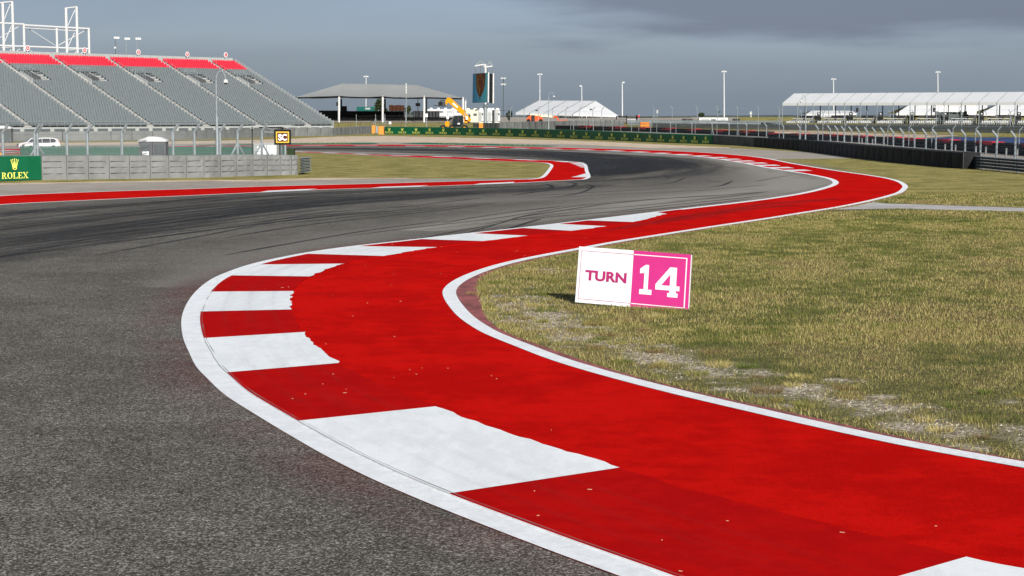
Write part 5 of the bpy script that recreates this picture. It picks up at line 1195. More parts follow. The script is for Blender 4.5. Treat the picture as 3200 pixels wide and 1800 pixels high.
mb.build('eave_edge', 'black', cn)
for u, rr in ((1059.5, .27), (1196, .27), (1325.5, .27), (1447, .29)):
    t_ = W(u, 303 if u < 1440 else 307, Y0 + .4); b0 = gbase(u, Y0 + .4); mb = MB(); mb.tube(b0, t_, rr, 12); mb.tube(t_, t_ + Vector((0, 0, .35)), rr * .5, 8); mb.build('post', 'white_paint', cn)
    t2 = W(u + 8, 309, Y1 - 1); b0 = gbase(u + 8, Y1 - 1); mb = MB(); mb.tube(b0, (b0.x, b0.y, t2.z), rr * .8, 10); mb.build('post', 'white_paint' if u > 1300 else 'dark_steel', cn)
def pbox(name, label, cat, u0, v0, u1, v1, Y, D, mat, group=None, ground=True, extra=None, part='body'):
    a, b = gbase(u0, Y), gbase(u1, Y); zt = W(u0, v0, Y).z; zb = W(u0, v1, Y).z if not ground else min(H(0, Y), W(u0, v1, Y).z) - .02
    r = thing(name, label, cat, ((a.x + b.x) / 2, Y, zb), group); mb = MB(); mb.box(((a.x + b.x) / 2, Y + D / 2, (zt + zb) / 2), (b.x - a.x, D, zt - zb)); mb.build(part, mat, r)
    return r, a.x, b.x, zb, zt
# dark screened fence along the terrace
for (u0, u1, v0, v1, Yq, mt, lb) in ((996, 1056, 346, 366, 470, 'black_mesh', 'black mesh screen between the grandstand end and first canopy post'), (1062, 1195, 347.5, 366, 478, 'black_mesh', 'black mesh screen under the canopy behind the middle posts'), (1200, 1262, 348, 365, 480, 'black_mesh', 'dark screen in front of the rusty container stack')):
    r, xa, xb, zb, zt = pbox('screen_fence', lb, 'fence', u0, v0, u1, v1, Yq, .12, mt, 'dark mesh screens under the canopy'); 
    for k in range(6): x = xa + (xb - xa) * k / 5; mb = MB(); mb.box((x, Yq - .05, (zb + zt) / 2 + .1), (.10, .08, zt - zb + .2)); mb.build('post', 'dark_steel', r)
    mb = MB(); mb.box(((xa + xb) / 2, Yq - .06, zt), (xb - xa, .06, .08)); mb.build('rail', 'galv_dark', r)
def ribbed(r, xa, xb, zb, zt, Yq, n, mat, D=.05):
    mb = MB()
    for k in range(n): x = xa + (xb - xa) * (k + .5) / n; mb.box((x, Yq - D / 2, (zb + zt) / 2), ((xb - xa) / n * .5, D, (zt - zb) * .9))
    mb.build('ribbing', mat, r)
r, *q = pbox('equipment_cabinet', 'dark grey cabinet behind the first canopy post', 'cabinet', 1065, 331.5, 1083, 348, 482, 2, 'container_grey'); ribbed(r, *q, 482, 2, 'dark_steel')
r, *q = pbox('shipping_container', 'teal green container beneath the canopy beside a tree', 'container', 1115, 333.5, 1178, 349, 512, 2.4, 'container_green'); ribbed(r, *q, 512, 12, 'container_green'); 
mb = MB(); mb.box(((q[0] * .45 + q[1] * .55), 511.9, q[3] - .55), (1.5, .06, .5)); mb.build('panel', 'panel_pale', r)
for k in range(4):
    u0 = 1216 + k * 12; r, *q = pbox('container_stack', ('leftmost', 'second', 'third', 'rightmost')[k] + ' of four tall rusty brown stacks under the canopy', 'container', u0, 328 + (k % 2), u0 + 11, 366, 508, 2, 'rust', 'rusty stacks under the canopy'); ribbed(r, *q, 508, 3, 'rust', .12)
    mb = MB(); mb.box(((q[0] + q[1]) / 2, 507.9, (q[2] + q[3]) / 2), (q[1] - q[0], .2, .35)); mb.build('band', 'dark_steel', r)
r, *q = pbox('storage_container', 'long dark brown shed left of the white motorhomes', 'container', 1290, 347, 1372, 365.5, 504, 2.4, 'wall_black'); ribbed(r, *q, 504, 8, 'dark_steel')
# hanging TV and speaker under the canopy
p = W(1306, 327, 468); r = thing('hanging_screen', 'small dark screen hanging on a mast under the canopy', 'screen', p); mb = MB(); mb.box(p, (1.25, .12, .85)); mb.build('screen', 'glass_dark', r); mb = MB(); mb.tube((p.x, 468.15, H(0, 468)), (p.x, 468.15, W(1306, 306, 468).z), .1, 6); mb.build('mast', 'galv_dark', r)
for u, lb in ((1053.5, 'black loudspeaker left of the first canopy post'),):
    p = W(u, 325, 452); r = thing('loudspeaker', lb, 'loudspeaker', p); mb = MB(); mb.box(p, (.45, .5, .95)); mb.build('cabinet', 'black', r); mb = MB(); mb.box((p.x, p.y - .27, p.z), (.36, .03, .8)); mb.build('grille', 'dark_steel', r)
# antenna pole
b = gbase(1270, 445); t_ = W(1270.5, 260, 445); r = thing('antenna_mast', 'slim mast with white segmented antenna in front of the canopy', 'antenna', b); mb = MB(); mb.tube(b, (b.x, b.y, W(1270, 292, 445).z), .09, 8); mb.build('pole', 'galv', r)
for k in range(4): z0, z1 = W(0, 292 - k * 8.2, 445).z, W(0, 292 - k * 8.2 - 6.8, 445).z; mb = MB(); mb.tube((b.x, b.y, z0), (b.x, b.y, z1), .16, 8); mb.build('antenna_segment', 'white_paint', r)
# info boxes on posts in front of the bank
for u, v0, v1, ub, lb in ((1333, 355, 366, 1334, 'white box on a post below the third canopy post'), (1399, 363, 372, 1400, 'white box on a short post left of the yellow machine'), (1219, 380, 388, 1219, 'small white notice on the rail fence above the green banners')):
    p, q = W(u - 3.5, v1, 300), W(u + 3.5, v0, 300); r = thing('control_box', lb, 'box', gbase(u, 300)); mb = MB(); mb.box(((p.x + q.x) / 2, 300, (p.z + q.z) / 2), (q.x - p.x, .25, q.z - p.z)); mb.build('box', 'board_white', r); mb = MB(); mb.tube(gbase(u, 300.2), ((p.x + q.x) / 2, 300.2, q.z), .05, 6); mb.build('post', 'galv', r)

# ================================================================ TREES
def tree(label, u, Y, vtop, vbot, wpx, seed, group='scattered trees', n=700, leaf=.22, mat2='leaf_mid'):
    rr = random.Random(seed); b = gbase(u, Y); zt = W(u, vtop, Y).z; wd = wpx * Y / FPX; r = thing('tree', label, 'tree', b, group); h = zt - b.z
    mb = MB(); mb.tube(b, (b.x + .05, b.y, b.z + h * .45), wd * .06, 7, r2=wd * .035)
    for k in range(6):
        a = k * 1.05; z0 = b.z + h * (.28 + .07 * k); mb.tube((b.x, b.y, z0), (b.x + math.cos(a) * wd * .35, b.y + math.sin(a) * wd * .35, z0 + h * .22), wd * .025, 5, r2=wd * .008)
    mb.build('trunk', 'bark', r); mb = MB(); clumps = [(rr.gauss(0, .26) * wd, rr.gauss(0, .26) * wd, h * rr.uniform(.3, .92), rr.uniform(.10, .2) * wd) for _ in range(20)]
    for _ in range(n):
        cx, cy, cz, cr_ = rr.choice(clumps); taper = 1.15 - .75 * (cz / h); d = Vector((rr.gauss(0, 1), rr.gauss(0, 1), rr.gauss(0, 1))).normalized() * cr_ * rr.random() ** .4 * 1.15
        c = Vector((b.x + cx * taper, b.y + cy * taper, b.z + cz)) + d; e1 = Vector((rr.uniform(-1, 1), rr.uniform(-1, 1), rr.uniform(-1, 1))).normalized() * leaf; e2 = Vector((rr.uniform(-1, 1), rr.uniform(-1, 1), rr.uniform(-1, 1))).normalized() * leaf * .7
        mb.add([c - e1, c + e2, c + e1, c - e2], [(0, 1, 2, 3)], rr.randint(0, 1))
    mb.build('crown', ['leaf_dark', mat2], r)
tree('large leafy tree half hidden behind the second canopy post', 1186, 500, 309, 362, 44, 1, n=1500, leaf=.26)
tree('small round tree right of the rusty container stacks', 1277, 500, 329, 362, 20, 2)
tree('low scrubby tree left of the gabled white tent', 1592, 440, 345, 382, 22, 3, mat2='galv_dark')
tree('low olive tree behind the white trailer at centre right', 2190, 640, 355, 372, 24, 4)
tree('pale far tree just left of the boom lift', 1555, 470, 356, 380, 16, 5)

# ================================================================ SCREEN TOWER
Y = 420; b = gbase(1517, Y); tw = thing('screen_tower', 'tall twin video screen tower on a single grey column', 'video screen', b)
mb = MB(); mb.tube(b, W(1517, 324, Y), .42, 14); mb.build('column', 'galv', tw)
mb = MB(); mb.tube(W(1517, 324, Y), W(1517, 205, Y), .26, 12); mb.build('mast', 'white_paint', tw)
sc = [W(1476.5, 321.5, Y - 1.2), W(1523.5, 319.5, Y - .2), W(1526, 227, Y - .2), W(1478, 230.5, Y - 1.2)]
mb = MB(); mb.prism(sc, (0, .5, 0)); fm = mb.build('screen_body', 'black', tw, fixn=True)
mb = MB(); mb.uv = [(0, 0), (1, 0), (1, 1), (0, 1)]; o2 = Vector((0, -.03, 0)); c_ = sum(sc, Vector()) / 4; q = [c_ + (p - c_) * .965 + o2 for p in sc]; mb.quad(*q); mb.build('picture', 'screen_picture', fm)
TQ = lambda x, y, d=0: (q[0] * (1 - x) + q[1] * x) * (1 - y) + (q[3] * (1 - x) + q[2] * x) * y + Vector((0, -.03 - d, 0))
mb = MB(); mb.poly([TQ(x, y) for x, y in [(.20, 1), (.19, .75), (.22, .52), (.30, .34), (.40, .22), (.46, .17), (.47, .08), (.50, .07), (.52, .17), (.60, .23), (.72, .38), (.80, .56), (.83, .78), (.82, 1)]]); mb.build('dark_shape', 'screen_shape', fm)
mb = MB(); mb.prism([W(1524, 320, Y - .3), W(1527.5, 320, Y - .3), W(1528.5, 226, Y - .3), W(1525, 226, Y - .3)], (0, .5, 0)); mb.build('edge_trim', 'white_paint', fm, fixn=True)
s2 = [W(1529, 321, Y + .2), W(1540, 324, Y + 1.8), W(1541, 230, Y + 1.8), W(1530, 230, Y + .2)]; mb = MB(); mb.prism(s2, (.25, .5, 0)); f2 = mb.build('screen_body', 'black', tw, fixn=True)
mb = MB(); mb.prism([W(1539.5, 324, Y + 1.5), W(1543.5, 323, Y + 1.5), W(1544, 229, Y + 1.5), W(1540, 229, Y + 1.5)], (0, .4, 0)); mb.build('edge_trim', 'white_paint', f2, fixn=True)
for pts in ([(1484, 206), (1501, 191), (1519, 203)], [(1484, 207), (1502, 203), (1519, 203)], [(1520, 209), (1530, 192), (1539, 206)], [(1512, 209), (1525, 209), (1539, 207)]):
    mb = MB(); mb.path([W(*p, Y) for p in pts], .12 if pts[1][1] < 200 else .2, 6); mb.build('truss', 'white_paint' if pts[1][1] > 200 else 'galv', tw)
for u, v0 in ((1486, 207), (1502, 204), (1523.5, 209), (1538, 207)): mb = MB(); mb.tube(W(u, v0, Y), W(u, 231, Y), .06, 5); mb.build('hanger', 'galv_dark', tw)
for a, b_2 in (((1510, 324), (1524, 338)), ((1524, 324), (1510, 338))): mb = MB(); mb.tube(W(*a, Y - .5), W(*b_2, Y - .5), .05, 5); mb.build('brace', 'dark_steel', tw)

# ================================================================ TELEHANDLER
Y = 300; b = gbase(1425, Y); th = thing('telehandler', 'yellow telescopic handler with raised boom behind the green banners', 'telehandler', b)
def seg(nm, a, b_, w0, w1, mat, dy=0.0, th_=.5, par=None):
    p, q = W(*a, Y + dy), W(*b_, Y + dy); t = (q - p).normalized(); n_ = Vector((-t.z, 0, t.x)); d = Vector((0, th_, 0)); mb = MB()
    mb.hexa([p - n_ * w0, q - n_ * w1, q - n_ * w1 + d, p - n_ * w0 + d, p + n_ * w0, q + n_ * w1, q + n_ * w1 + d, p + n_ * w0 + d]); return mb.build(nm, mat, par or th, fixn=True)
seg('boom', (1405, 313), (1448, 353), .42, .40, 'machine_yellow'); seg('boom', (1446, 351), (1470, 378), .33, .25, 'machine_yellow', .02)
seg('boom_marking', (1415, 322), (1430, 335.5), .13, .13, 'board_white', -.02, .01)
seg('boom_underside', (1408, 322), (1446, 358), .12, .12, 'black', .05)
bh = [W(*p, Y - .05) for p in ((1391, 320), (1396, 306.5), (1404, 304.5), (1412, 311), (1406, 322), (1399, 321), (1395, 328), (1390, 325))]; mb = MB(); mb.prism(bh, (0, .6, 0)); mb.build('boom_head', 'machine_yellow', th, fixn=True)
for a in ((1370, 318, 1382, 330, 'black'), (1383, 319, 1392, 333, 'dark_steel'), (1375, 312, 1389, 317, 'dark_steel')): BX(a[0], a[1], a[2], a[3], Y - .4, .9, a[4], 'fork_carriage', th)
for dy in (-.5, .3): mb = MB(); p, q = W(1355, 329, Y + dy), W(1384, 332.5, Y + dy); mb.tube(p, q, .05, 5); mb.build('fork', 'black', th)
seg('rear_frame', (1452, 366), (1457, 384), .22, .28, 'machine_yellow', .3)
seg('lift_ram', (1450, 352), (1460, 372), .08, .08, 'galv', -.05, .12)
cab = [W(*p, Y - .9) for p in ((1414, 388), (1414, 377), (1419, 363), (1445, 362), (1448, 366), (1447, 392), (1420, 392))]; mb = MB(); mb.prism(cab, (0, 1.0, 0)); cb = mb.build('cab', 'glass_dark', th, fixn=True)
for a, b_2 in (((1414, 388), (1414, 377)), ((1414, 377), (1419, 363)), ((1419, 362.5), (1446, 361.5)), ((1432, 363), (1431, 390)), ((1447, 363), (1447, 392))): seg('cab_frame', a, b_2, .06, .06, 'dark_steel', -.95, .06, cb)
BX(1391, 380, 1404, 395, Y - .9, 1.6, 'machine_yellow', 'engine_cover', th); BX(1404, 389, 1440, 398, Y - .5, 1.6, 'container_grey', 'chassis', th); BX(1430, 384.5, 1437, 388.5, Y - .97, .04, 'board_white', 'number_plate', th)
for u in (1385, 1413.5, 1452):
    c = W(u, 394, Y); zc = .62
    for dy in (-1.05, .75):
        mb = MB(); mb.tube((c.x, Y + dy, zc), (c.x, Y + dy + .42, zc), .62, 18); wl = mb.build('wheel', 'rubber_black', th); mb = MB(); mb.tube((c.x, Y + dy - .03, zc), (c.x, Y + dy, zc), .30, 12); mb.build('rim', 'machine_yellow', wl)
BX(1455, 364, 1462, 374, Y - .2, .4, 'board_white', 'mirror_panel', th)

# ================================================================ MOTORHOMES AND TRAILERS
def motorhome(label, u0, u1, vt, vb, Y, mat='white_paint', group='white motorhomes and trailers', ac=3, name='motorhome', slats=0):
    r, xa, xb, zb, zt = pbox(name, label, 'trailer' if name != 'motorhome' else 'motorhome', u0, vt, u1, vb, Y, 2.5, mat, group)
    w_ = xb - xa; h = zt - zb
    for k in range(ac): x = xa + w_ * (k + .5) / ac; mb = MB(); mb.hexa([(x - .45, Y + .8, zt), (x + .45, Y + .8, zt), (x + .45, Y + 1.7, zt), (x - .45, Y + 1.7, zt), (x - .3, Y + .9, zt + .38), (x + .3, Y + .9, zt + .38), (x + .3, Y + 1.6, zt + .38), (x - .3, Y + 1.6, zt + .38)]); mb.build('roof_unit', mat, r)
    nw = max(2, int(w_ / 2.2))
    for k in range(nw): x = xa + w_ * (k + .5) / nw; mb = MB(); mb.box((x, Y - .012, zb + h * .66), (w_ / nw * .5, .02, h * .18)); mb.build('window', 'container_grey' if k % 2 else 'panel_pale', r)
    mb = MB(); mb.box((xa + w_ * .3, Y - .015, zb + h * .45), (.7, .02, h * .7)); mb.build('door', 'panel_pale', r)
    mb = MB(); mb.box(((xa + xb) / 2, Y - .014, zb + h * .12), (w_ * .98, .02, .16)); mb.build('stripe', 'container_grey', r)
motorhome('long low white motorhome with four roof units under the canopy end', 1336, 1449, 341, 366, 508, ac=5)
motorhome('tall cream trailer right of the last canopy post', 1452, 1496, 343, 388, 440, 'cream', ac=2)
motorhome('white motorhome just left of the screen tower column', 1496, 1512, 342.5, 384, 446, ac=1)
motorhome('white motorhome just right of the screen tower column', 1523, 1546, 342, 385, 446, ac=2)
motorhome('narrow white trailer at the right end of the row', 1547, 1563, 342.5, 384, 446, ac=1)
r, xa, xb, zb, zt = pbox('awning', 'thin dark awning pole structure beside the narrow white trailer', 'awning', 1538, 344, 1545, 384, 438, 1.0, 'black_mesh'); mb = MB(); p, q = W(1538, 347.5, 438), W(1580, 345, 438); mb.tube(p, q, .07, 6); mb.build('arm', 'dark_steel', r)
motorhome('boxy white truck trailer behind the centre right fence', 2184, 2274, 367.5, 386, 420, ac=0, name='truck_trailer'); motorhome('pale low building near the white cross mast', 2318, 2392, 368.5, 386, 600, 'panel_pale', ac=0, name='site_building', group='far low buildings')
motorhome('low white unit left of the boxy white truck trailer', 2045, 2150, 374, 388, 470, 'panel_pale', ac=0, name='site_building', group='far low buildings'); motorhome('white unit with hatch behind the black gantry', 1958, 1996, 372, 386, 450, ac=0, name='site_building', group='far low buildings')
# black gantry
r = thing('gantry', 'black steel gantry frame at the right end of the gabled tent', 'gantry', gbase(1960, 420))
for a in ((1925, 362, 1960, 365), (1957, 361, 1960, 394), (1960, 366, 2050, 368.5), (1987, 360, 1993, 394), (1925, 364, 1928, 380), (1934, 366, 1957, 368), (2050, 366.5, 2160, 368)): BX(*a, 420, .25, 'black', 'beam', r)
# generators, people-free clutter along the centre fence
for i, (u0, u1, v0, lb) in enumerate(((2132, 2146, 371, 'left dark generator beside the white truck trailer'), (2149, 2164, 372, 'right dark generator beside the white truck trailer'), (1660, 1671, 360, 'grey hatch panel under the white tent'), (2290, 2312, 371, 'grey cabinet between trailer and low building'))):
    r, *q = pbox('generator', lb, 'generator', u0, v0, u1, 388, 410, 1.2, 'dark_steel', 'dark units along the far fence'); ribbed(r, *q, 410, 3, 'black')
# orange slatted crate
r, *q = pbox('barrier_stack', 'orange slatted stack standing on grass at centre right', 'barrier stack', 2001, 381.5, 2029, 398, 330, 1.2, 'orange')
for k in range(5): z = q[2] + (q[3] - q[2]) * (k + .5) / 5; mb = MB(); mb.box(((q[0] + q[1]) / 2, 329.97, z), (q[1] - q[0], .05, .05)); mb.build('slat', 'rust', r)

# ================================================================ WHITE GABLED TENT
Y = 480; k_ = 488
gt = thing('marquee', 'white gabled marquee with open sides left of centre fence', 'tent', gbase(1770, 490)); A = dict(el=W(1610.5, 353, Y), rl=W(1684, 314, Y + 16), rr=W(1861, 315, Y + 6), er=W(1790, 357, Y - 8), gr=W(1932, 361, Y - 2))
bys = 4; mb = MB()
for i in range(bys):
    f0, f1 = i / bys, (i + 1) / bys; g_ = .003
    a, b_2, c, d = A['el'].lerp(A['er'], f0 + g_), A['el'].lerp(A['er'], f1 - g_), A['rl'].lerp(A['rr'], f1 - g_), A['rl'].lerp(A['rr'], f0 + g_)
    for j in range(4): h0, h1 = j / 4, (j + 1) / 4; mb.quad(a.lerp(d, h0), b_2.lerp(c, h0), b_2.lerp(c, h1), a.lerp(d, h1))
mb.build('roof', 'white_fabric', gt)
mb = MB(); bk = A['gr'] - A['er'] ; mb.quad(A['rl'], A['rr'], A['gr'], A['el'] + bk); mb.build('rear_roof', 'white_fabric', gt)
mb = MB(); dz = Vector((0, 0, -.45)); mb.quad(A['el'], A['er'], A['er'] + dz, A['el'] + dz); mb.build('valance', 'white_fabric', gt)
mb = MB(); mb.poly([A['er'], A['gr'], A['rr'] + Vector((0, -.05, 0))]); mb.quad(A['er'], A['gr'], A['gr'] + dz, A['er'] + dz); mb.build('gable', 'white_fabric', gt)
for i in range(bys + 1):
    f = i / bys; a, d = A['el'].lerp(A['er'], f), A['rl'].lerp(A['rr'], f); mb = MB(); mb.tube(a + Vector((0, -.05, .06)), d + Vector((0, -.05, .06)), .13 if i == bys else .06, 5); mb.build('rafter', 'galv', gt)
    mb = MB(); mb.tube((a.x, a.y, H(0, a.y)), a, .09, 6); mb.build('post', 'galv_dark', gt)
    a = a + bk; mb = MB(); mb.tube((a.x, a.y, H(0, a.y)), a, .09, 6); mb.build('post', 'galv_dark', gt)
for f in (.3, .62): a = A['er'].lerp(A['gr'], f); mb = MB(); mb.tube((a.x, a.y, H(0, a.y)), a, .09, 6); mb.build('post', 'white_paint', gt)
r, *q = pbox('counter', 'grey walled counter unit inside the gabled marquee', 'counter', 1760, 363, 1802, 386, 500, 2, 'container_grey'); ribbed(r, *q, 500, 4, 'wall_far')
# grey wall run and red topped blocks in front of the tents
def bandwall(name, label, pts, n, mat, th_=.6, **k): return barrier(name, label, 'barrier', pts, n, mat, th_, **k)
bandwall('tyre_wall', 'far grey wall with red capping in front of the gabled marquee', [(1560, 402, 381), (1640, 403, 380), (1720, 404.5, 378.5), (1800, 405.5, 376.5), (1880, 404, 374.5), (1950, 402, 374)], 20, 'wall_far', bulge=.04, gap=.05)
r_, _ = bandwall('tyre_wall', 'rounded grey wall end with an orange pad beside the telehandler', [(1478, 398, 385.5), (1498, 399, 384), (1560, 402, 384)], 6, 'wall_far', bulge=.04, gap=.05)
p, q = G(1497, 399.5), G(1515, 399.8); r = thing('foam_block', 'pale orange pad on the grey wall beside the telehandler', 'foam block', p, 'orange foam blocks'); mb = MB(); h = W(1500, 384, p.y).z; mb.box(((p.x + q.x) / 2, p.y - .25, h / 2), (q.x - p.x, .3, h)); mb.build('block', 'orange', r); mb = MB(); mb.box(((p.x + q.x) / 2, p.y - .41, h / 2), (q.x - p.x, .02, .06)); mb.build('strap', 'rust', r)
# red and dark block barrier beyond the service road
def redwall(label, pts, n, offs, red_every=4, cap=.45, depth=.9):
    pr = interp(wall_profile(pts), n); root = thing('block_barrier', label, 'barrier', pr[n // 2][0], 'red and black block barriers')
    for k in range(n):
        (a, ha), (b, hb) = pr[k], pr[k + 1]; t = (b - a).normalized(); nn = Vector((t.y, -t.x, 0)); nn = -nn if nn.y > 0 else nn; a2, b2 = a + t * .05, b - t * .05; d = -nn * depth; lean = (k + offs) % red_every
        red = lean in (0, 1); zc = ha * (1 - cap) if red else ha; za, zb = H(0, a.y), H(0, b.y)
        mb = MB(); mb.hexa([Vector((a2.x, a2.y, za)), Vector((b2.x, b2.y, zb)), Vector((b2.x, b2.y, zb)) + d, Vector((a2.x, a2.y, za)) + d] + [Vector((x.x, x.y, zc)) for x in (a2, b2, b2 + d, a2 + d)]); mb.build('dark_block', 'wall_black' if k % 2 else 'rubber_black', root)
        if red: mb = MB(); e_ = nn * .03; mb.hexa([Vector((x.x, x.y, zc + .003)) + y for x, y in ((a2, e_), (b2, e_), (b2 + d, Vector()), (a2 + d, Vector()))] + [Vector((x.x, x.y, ha + .05)) + y for x, y in ((a2, e_), (b2, e_), (b2 + d, Vector()), (a2 + d, Vector()))]); mb.build('red_cap', 'tyre_pink' if lean == 1 else 'tyre_red', root)
    return root
redwall('low black barrier with red caps seen above the green banners', [(1660, 403, 391), (1800, 406, 393), (1950, 410, 397), (2100, 415, 401), (2227, 420, 406), (2400, 428, 411)], 40, 0, red_every=5)
redwall('black barrier with red caps seen through the right hand fence', [(2400, 431, 416), (2600, 440, 421), (2800, 452, 430), (3000, 468, 438), (3200, 483, 448), (3400, 500, 458)], 44, 1, red_every=5, cap=.24)
# grey beams and short bollards along it
def W2(u, v): return G(u, v)
rails('guard_rail', 'far double guard rail below the long open grandstand tent', G(2040, 401), G(3500, 424), 5, .1, 1.1, 'galv', .12, 20)
rails('guard_rail', 'pale far guard rail left of the grandstand tent', G(1960, 393), G(2440, 396), 3, .1, 1.3, 'galv', .12, 14)
for i, u in enumerate([2400 + x / 3.22 for x in (945, 1050, 1160, 1780, 1885, 2090, 2190, 2395, 2505)]):
    v = 454 + (u - 2680) * .096; p = G(u, v + 3); r = thing('bollard', 'short grey post behind the right fence, number %d from the left' % (i + 1), 'bollard', p, 'short grey posts behind the right fence'); 
    r['label'] = ['first', 'second', 'third', 'fourth', 'fifth', 'sixth', 'seventh', 'eighth', 'ninth'][i] + ' short grey post from the left behind the right fence'
    mb = MB(); mb.box((p.x, p.y, .35), (.09, .08, .70)); mb.build('shaft', 'wall_grey', r); mb = MB(); mb.box((p.x, p.y, .715), (.13, .11, .03)); mb.build('cap', 'galv_dark', r)
# boom lift
Y = 440; r = thing('boom_lift', 'orange red boom lift with cream boom parked before the marquee', 'boom lift', gbase(1672, Y))
mb = MB(); mb.prism([W(*p, Y) for p in ((1645, 378), (1646, 370), (1654, 361), (1688, 362), (1695, 367), (1697, 378))], (0, 2.2, 0)); mb.build('body', 'lift_red', r, fixn=True)
def seg2(nm, a, b_, w0, w1, mat, th_=.4): p, q = W(*a, Y - .1), W(*b_, Y - .1); t = (q - p).normalized(); n_ = Vector((-t.z, 0, t.x)); d = Vector((0, th_, 0)); mb = MB(); mb.hexa([p - n_ * w0, q - n_ * w1, q - n_ * w1 + d, p - n_ * w0 + d, p + n_ * w0, q + n_ * w1, q + n_ * w1 + d, p + n_ * w0 + d]); mb.build(nm, mat, r, fixn=True)
seg2('boom', (1656, 358.5), (1690, 360), .17, .17, 'cream'); seg2('boom', (1688, 361), (1729, 364.5), .3, .25, 'cream'); seg2('jib', (1727, 368), (1738, 363), .15, .15, 'lift_red'); seg2('jib', (1738, 363), (1746, 377), .15, .15, 'lift_red'); seg2('counterweight', (1647, 363), (1656, 359.5), .2, .12, 'black')
for x in ((1748, 373, 1775, 374), (1748, 376.5, 1775, 377.5), (1748, 373, 1749, 377.5), (1774, 373, 1775, 377.5), (1761, 373, 1762, 377.5)): BX(*x, Y, .12, 'lift_red', 'basket_rail', r)
for u in (1652, 1690): c = W(u, 380, Y); mb = MB(); mb.tube((c.x, Y - .2, H(0, Y) + .5), (c.x, Y + .3, H(0, Y) + .5), .5, 14); mb.build('wheel', 'rubber_black', r)
# portable masts with floodlights on the fence
for i, (u, v, s_, Yq, lb) in enumerate(((1676, 345, 1, 398, 'small dark floodlight on the far fence before the marquee'), (1846, 342, 1, 398, 'small dark floodlight on the fence before the marquee gable'), (2247, 350, 1, 400, 'dark square loudspeaker on the far fence above the white trailer'), (1488, 344, 1, 398, 'small dark floodlight on the far fence left of the screen tower'))):
    p = W(u, v, Yq); r = thing('fence_lamp', lb, 'lamp', p); mb = MB(); mb.box(p, (.42, .3, .36)); mb.build('housing', 'dark_steel', r); mb = MB(); mb.tube(p, p + Vector((.5, 0, .02)), .05, 5); mb.build('bracket', 'dark_steel', r)

# ================================================================ LONG GRANDSTAND TENT AT RIGHT
E0, E1 = W(2445.5, 322, 440), W(3172.6, 319, 401.5); ax_ = (E1 - E0); ax_.z = 0; LA = ax_.length; ax_.normalize(); nb = Vector((-ax_.y, ax_.x, 0)); bay = LA / 14; EZ0, EZ1 = E0.z, E1.z
def TP(s, w_, z): p = E0 + ax_ * s + nb * w_; return Vector((p.x, p.y, z))
zr0 = W(2485, 292, (TP(0, 5.6, 0)).y).z
ez = lambda s: EZ0 + (EZ1 - EZ0) * s / LA
rz = lambda s: zr0 + (W(3200, 287, TP(LA, 5.6, 0).y).z - zr0) * s / LA
lt = thing('grandstand_tent', 'long open white tent roof with grey ribs over seating at right', 'tent', TP(LA / 2, 3, 0)); NB = 17
for i in range(NB):
    s0, s1 = i * bay + .03, (i + 1) * bay - .03; mb = MB()
    mb.quad(TP(s0, 0, ez(s0)), TP(s1, 0, ez(s1)), TP(s1, 5.6, rz(s1)), TP(s0, 5.6, rz(s0))); mb.quad(TP(s0, 5.6, rz(s0)), TP(s1, 5.6, rz(s1)), TP(s1, 11.2, ez(s1)), TP(s0, 11.2, ez(s0))); mb.build('roof_panel', 'white_fabric', lt)
    mb = MB(); mb.quad(TP(s0, -.02, ez(s0)), TP(s1, -.02, ez(s1)), TP(s1, -.02, ez(s1) - .66), TP(s0, -.02, ez(s0) - .66)); mb.build('valance', 'white_fabric', lt)
for i in range(NB + 1):
    s = i * bay; mb = MB(); mb.tube(TP(s, -.04, ez(s) + .04), TP(s, 5.6, rz(s) + .05), .055, 5); mb.tube(TP(s, -.06, ez(s)), TP(s, -.06, ez(s) - .68), .06, 5); mb.build('rafter', 'galv', lt)
    mb = MB(); p = TP(s, 0, 0); mb.tube((p.x, p.y, H(0, p.y)), TP(s, 0, ez(s) - .05), .10, 6); mb.build('front_post', 'galv', lt)
    mb = MB(); p = TP(s, 11.2, 0); mb.tube((p.x, p.y, H(0, p.y)), TP(s, 11.2, ez(s) - .05), .13, 6); mb.build('rear_post', 'dark_steel', lt)
mb = MB(); mb.quad(TP(0, 11.2, EZ0 - .05), TP(NB * bay, 11.2, ez(NB * bay) - .05), TP(NB * bay, 11.2, ez(NB * bay) - .4), TP(0, 11.2, EZ0 - .4)); mb.build('rear_beam', 'dark_steel', lt)
mb = MB(); mb.quad(TP(-.3, -1.2, .30), TP(NB * bay, -1.2, .30), TP(NB * bay, -1.2, H(0, 440) - .05), TP(-.3, -1.2, H(0, 440) + .12)); 
zf = lambda s: W(0, 388.5, TP(s, -1.2, 0).y).z
r = thing('railing', 'long pale railing along the front of the grandstand tent', 'railing', TP(LA / 2, -1.5, 0))
mb = MB(); mb.tube(TP(0, -1.55, zf(0) + .95), TP(NB * bay, -1.55, zf(NB * bay) + .95), .03, 5)
for i in range(150): s = NB * bay * i / 150; mb.tube(TP(s, -1.55, zf(s) - .3), TP(s, -1.55, zf(s) + .95), .022, 4, cap=False)
mb.build('bars', 'galv', r)
barrier('screen_fence', 'long black mesh fence along the foot of the grandstand tent', 'fence', [(2328, 393, 381), (2445, 399, 388), (2600, 401, 388.3), (2900, 402.5, 389), (3200, 404, 390), (3420, 405, 391)], 24, 'black_mesh', .1, bulge=.02, gap=.03)
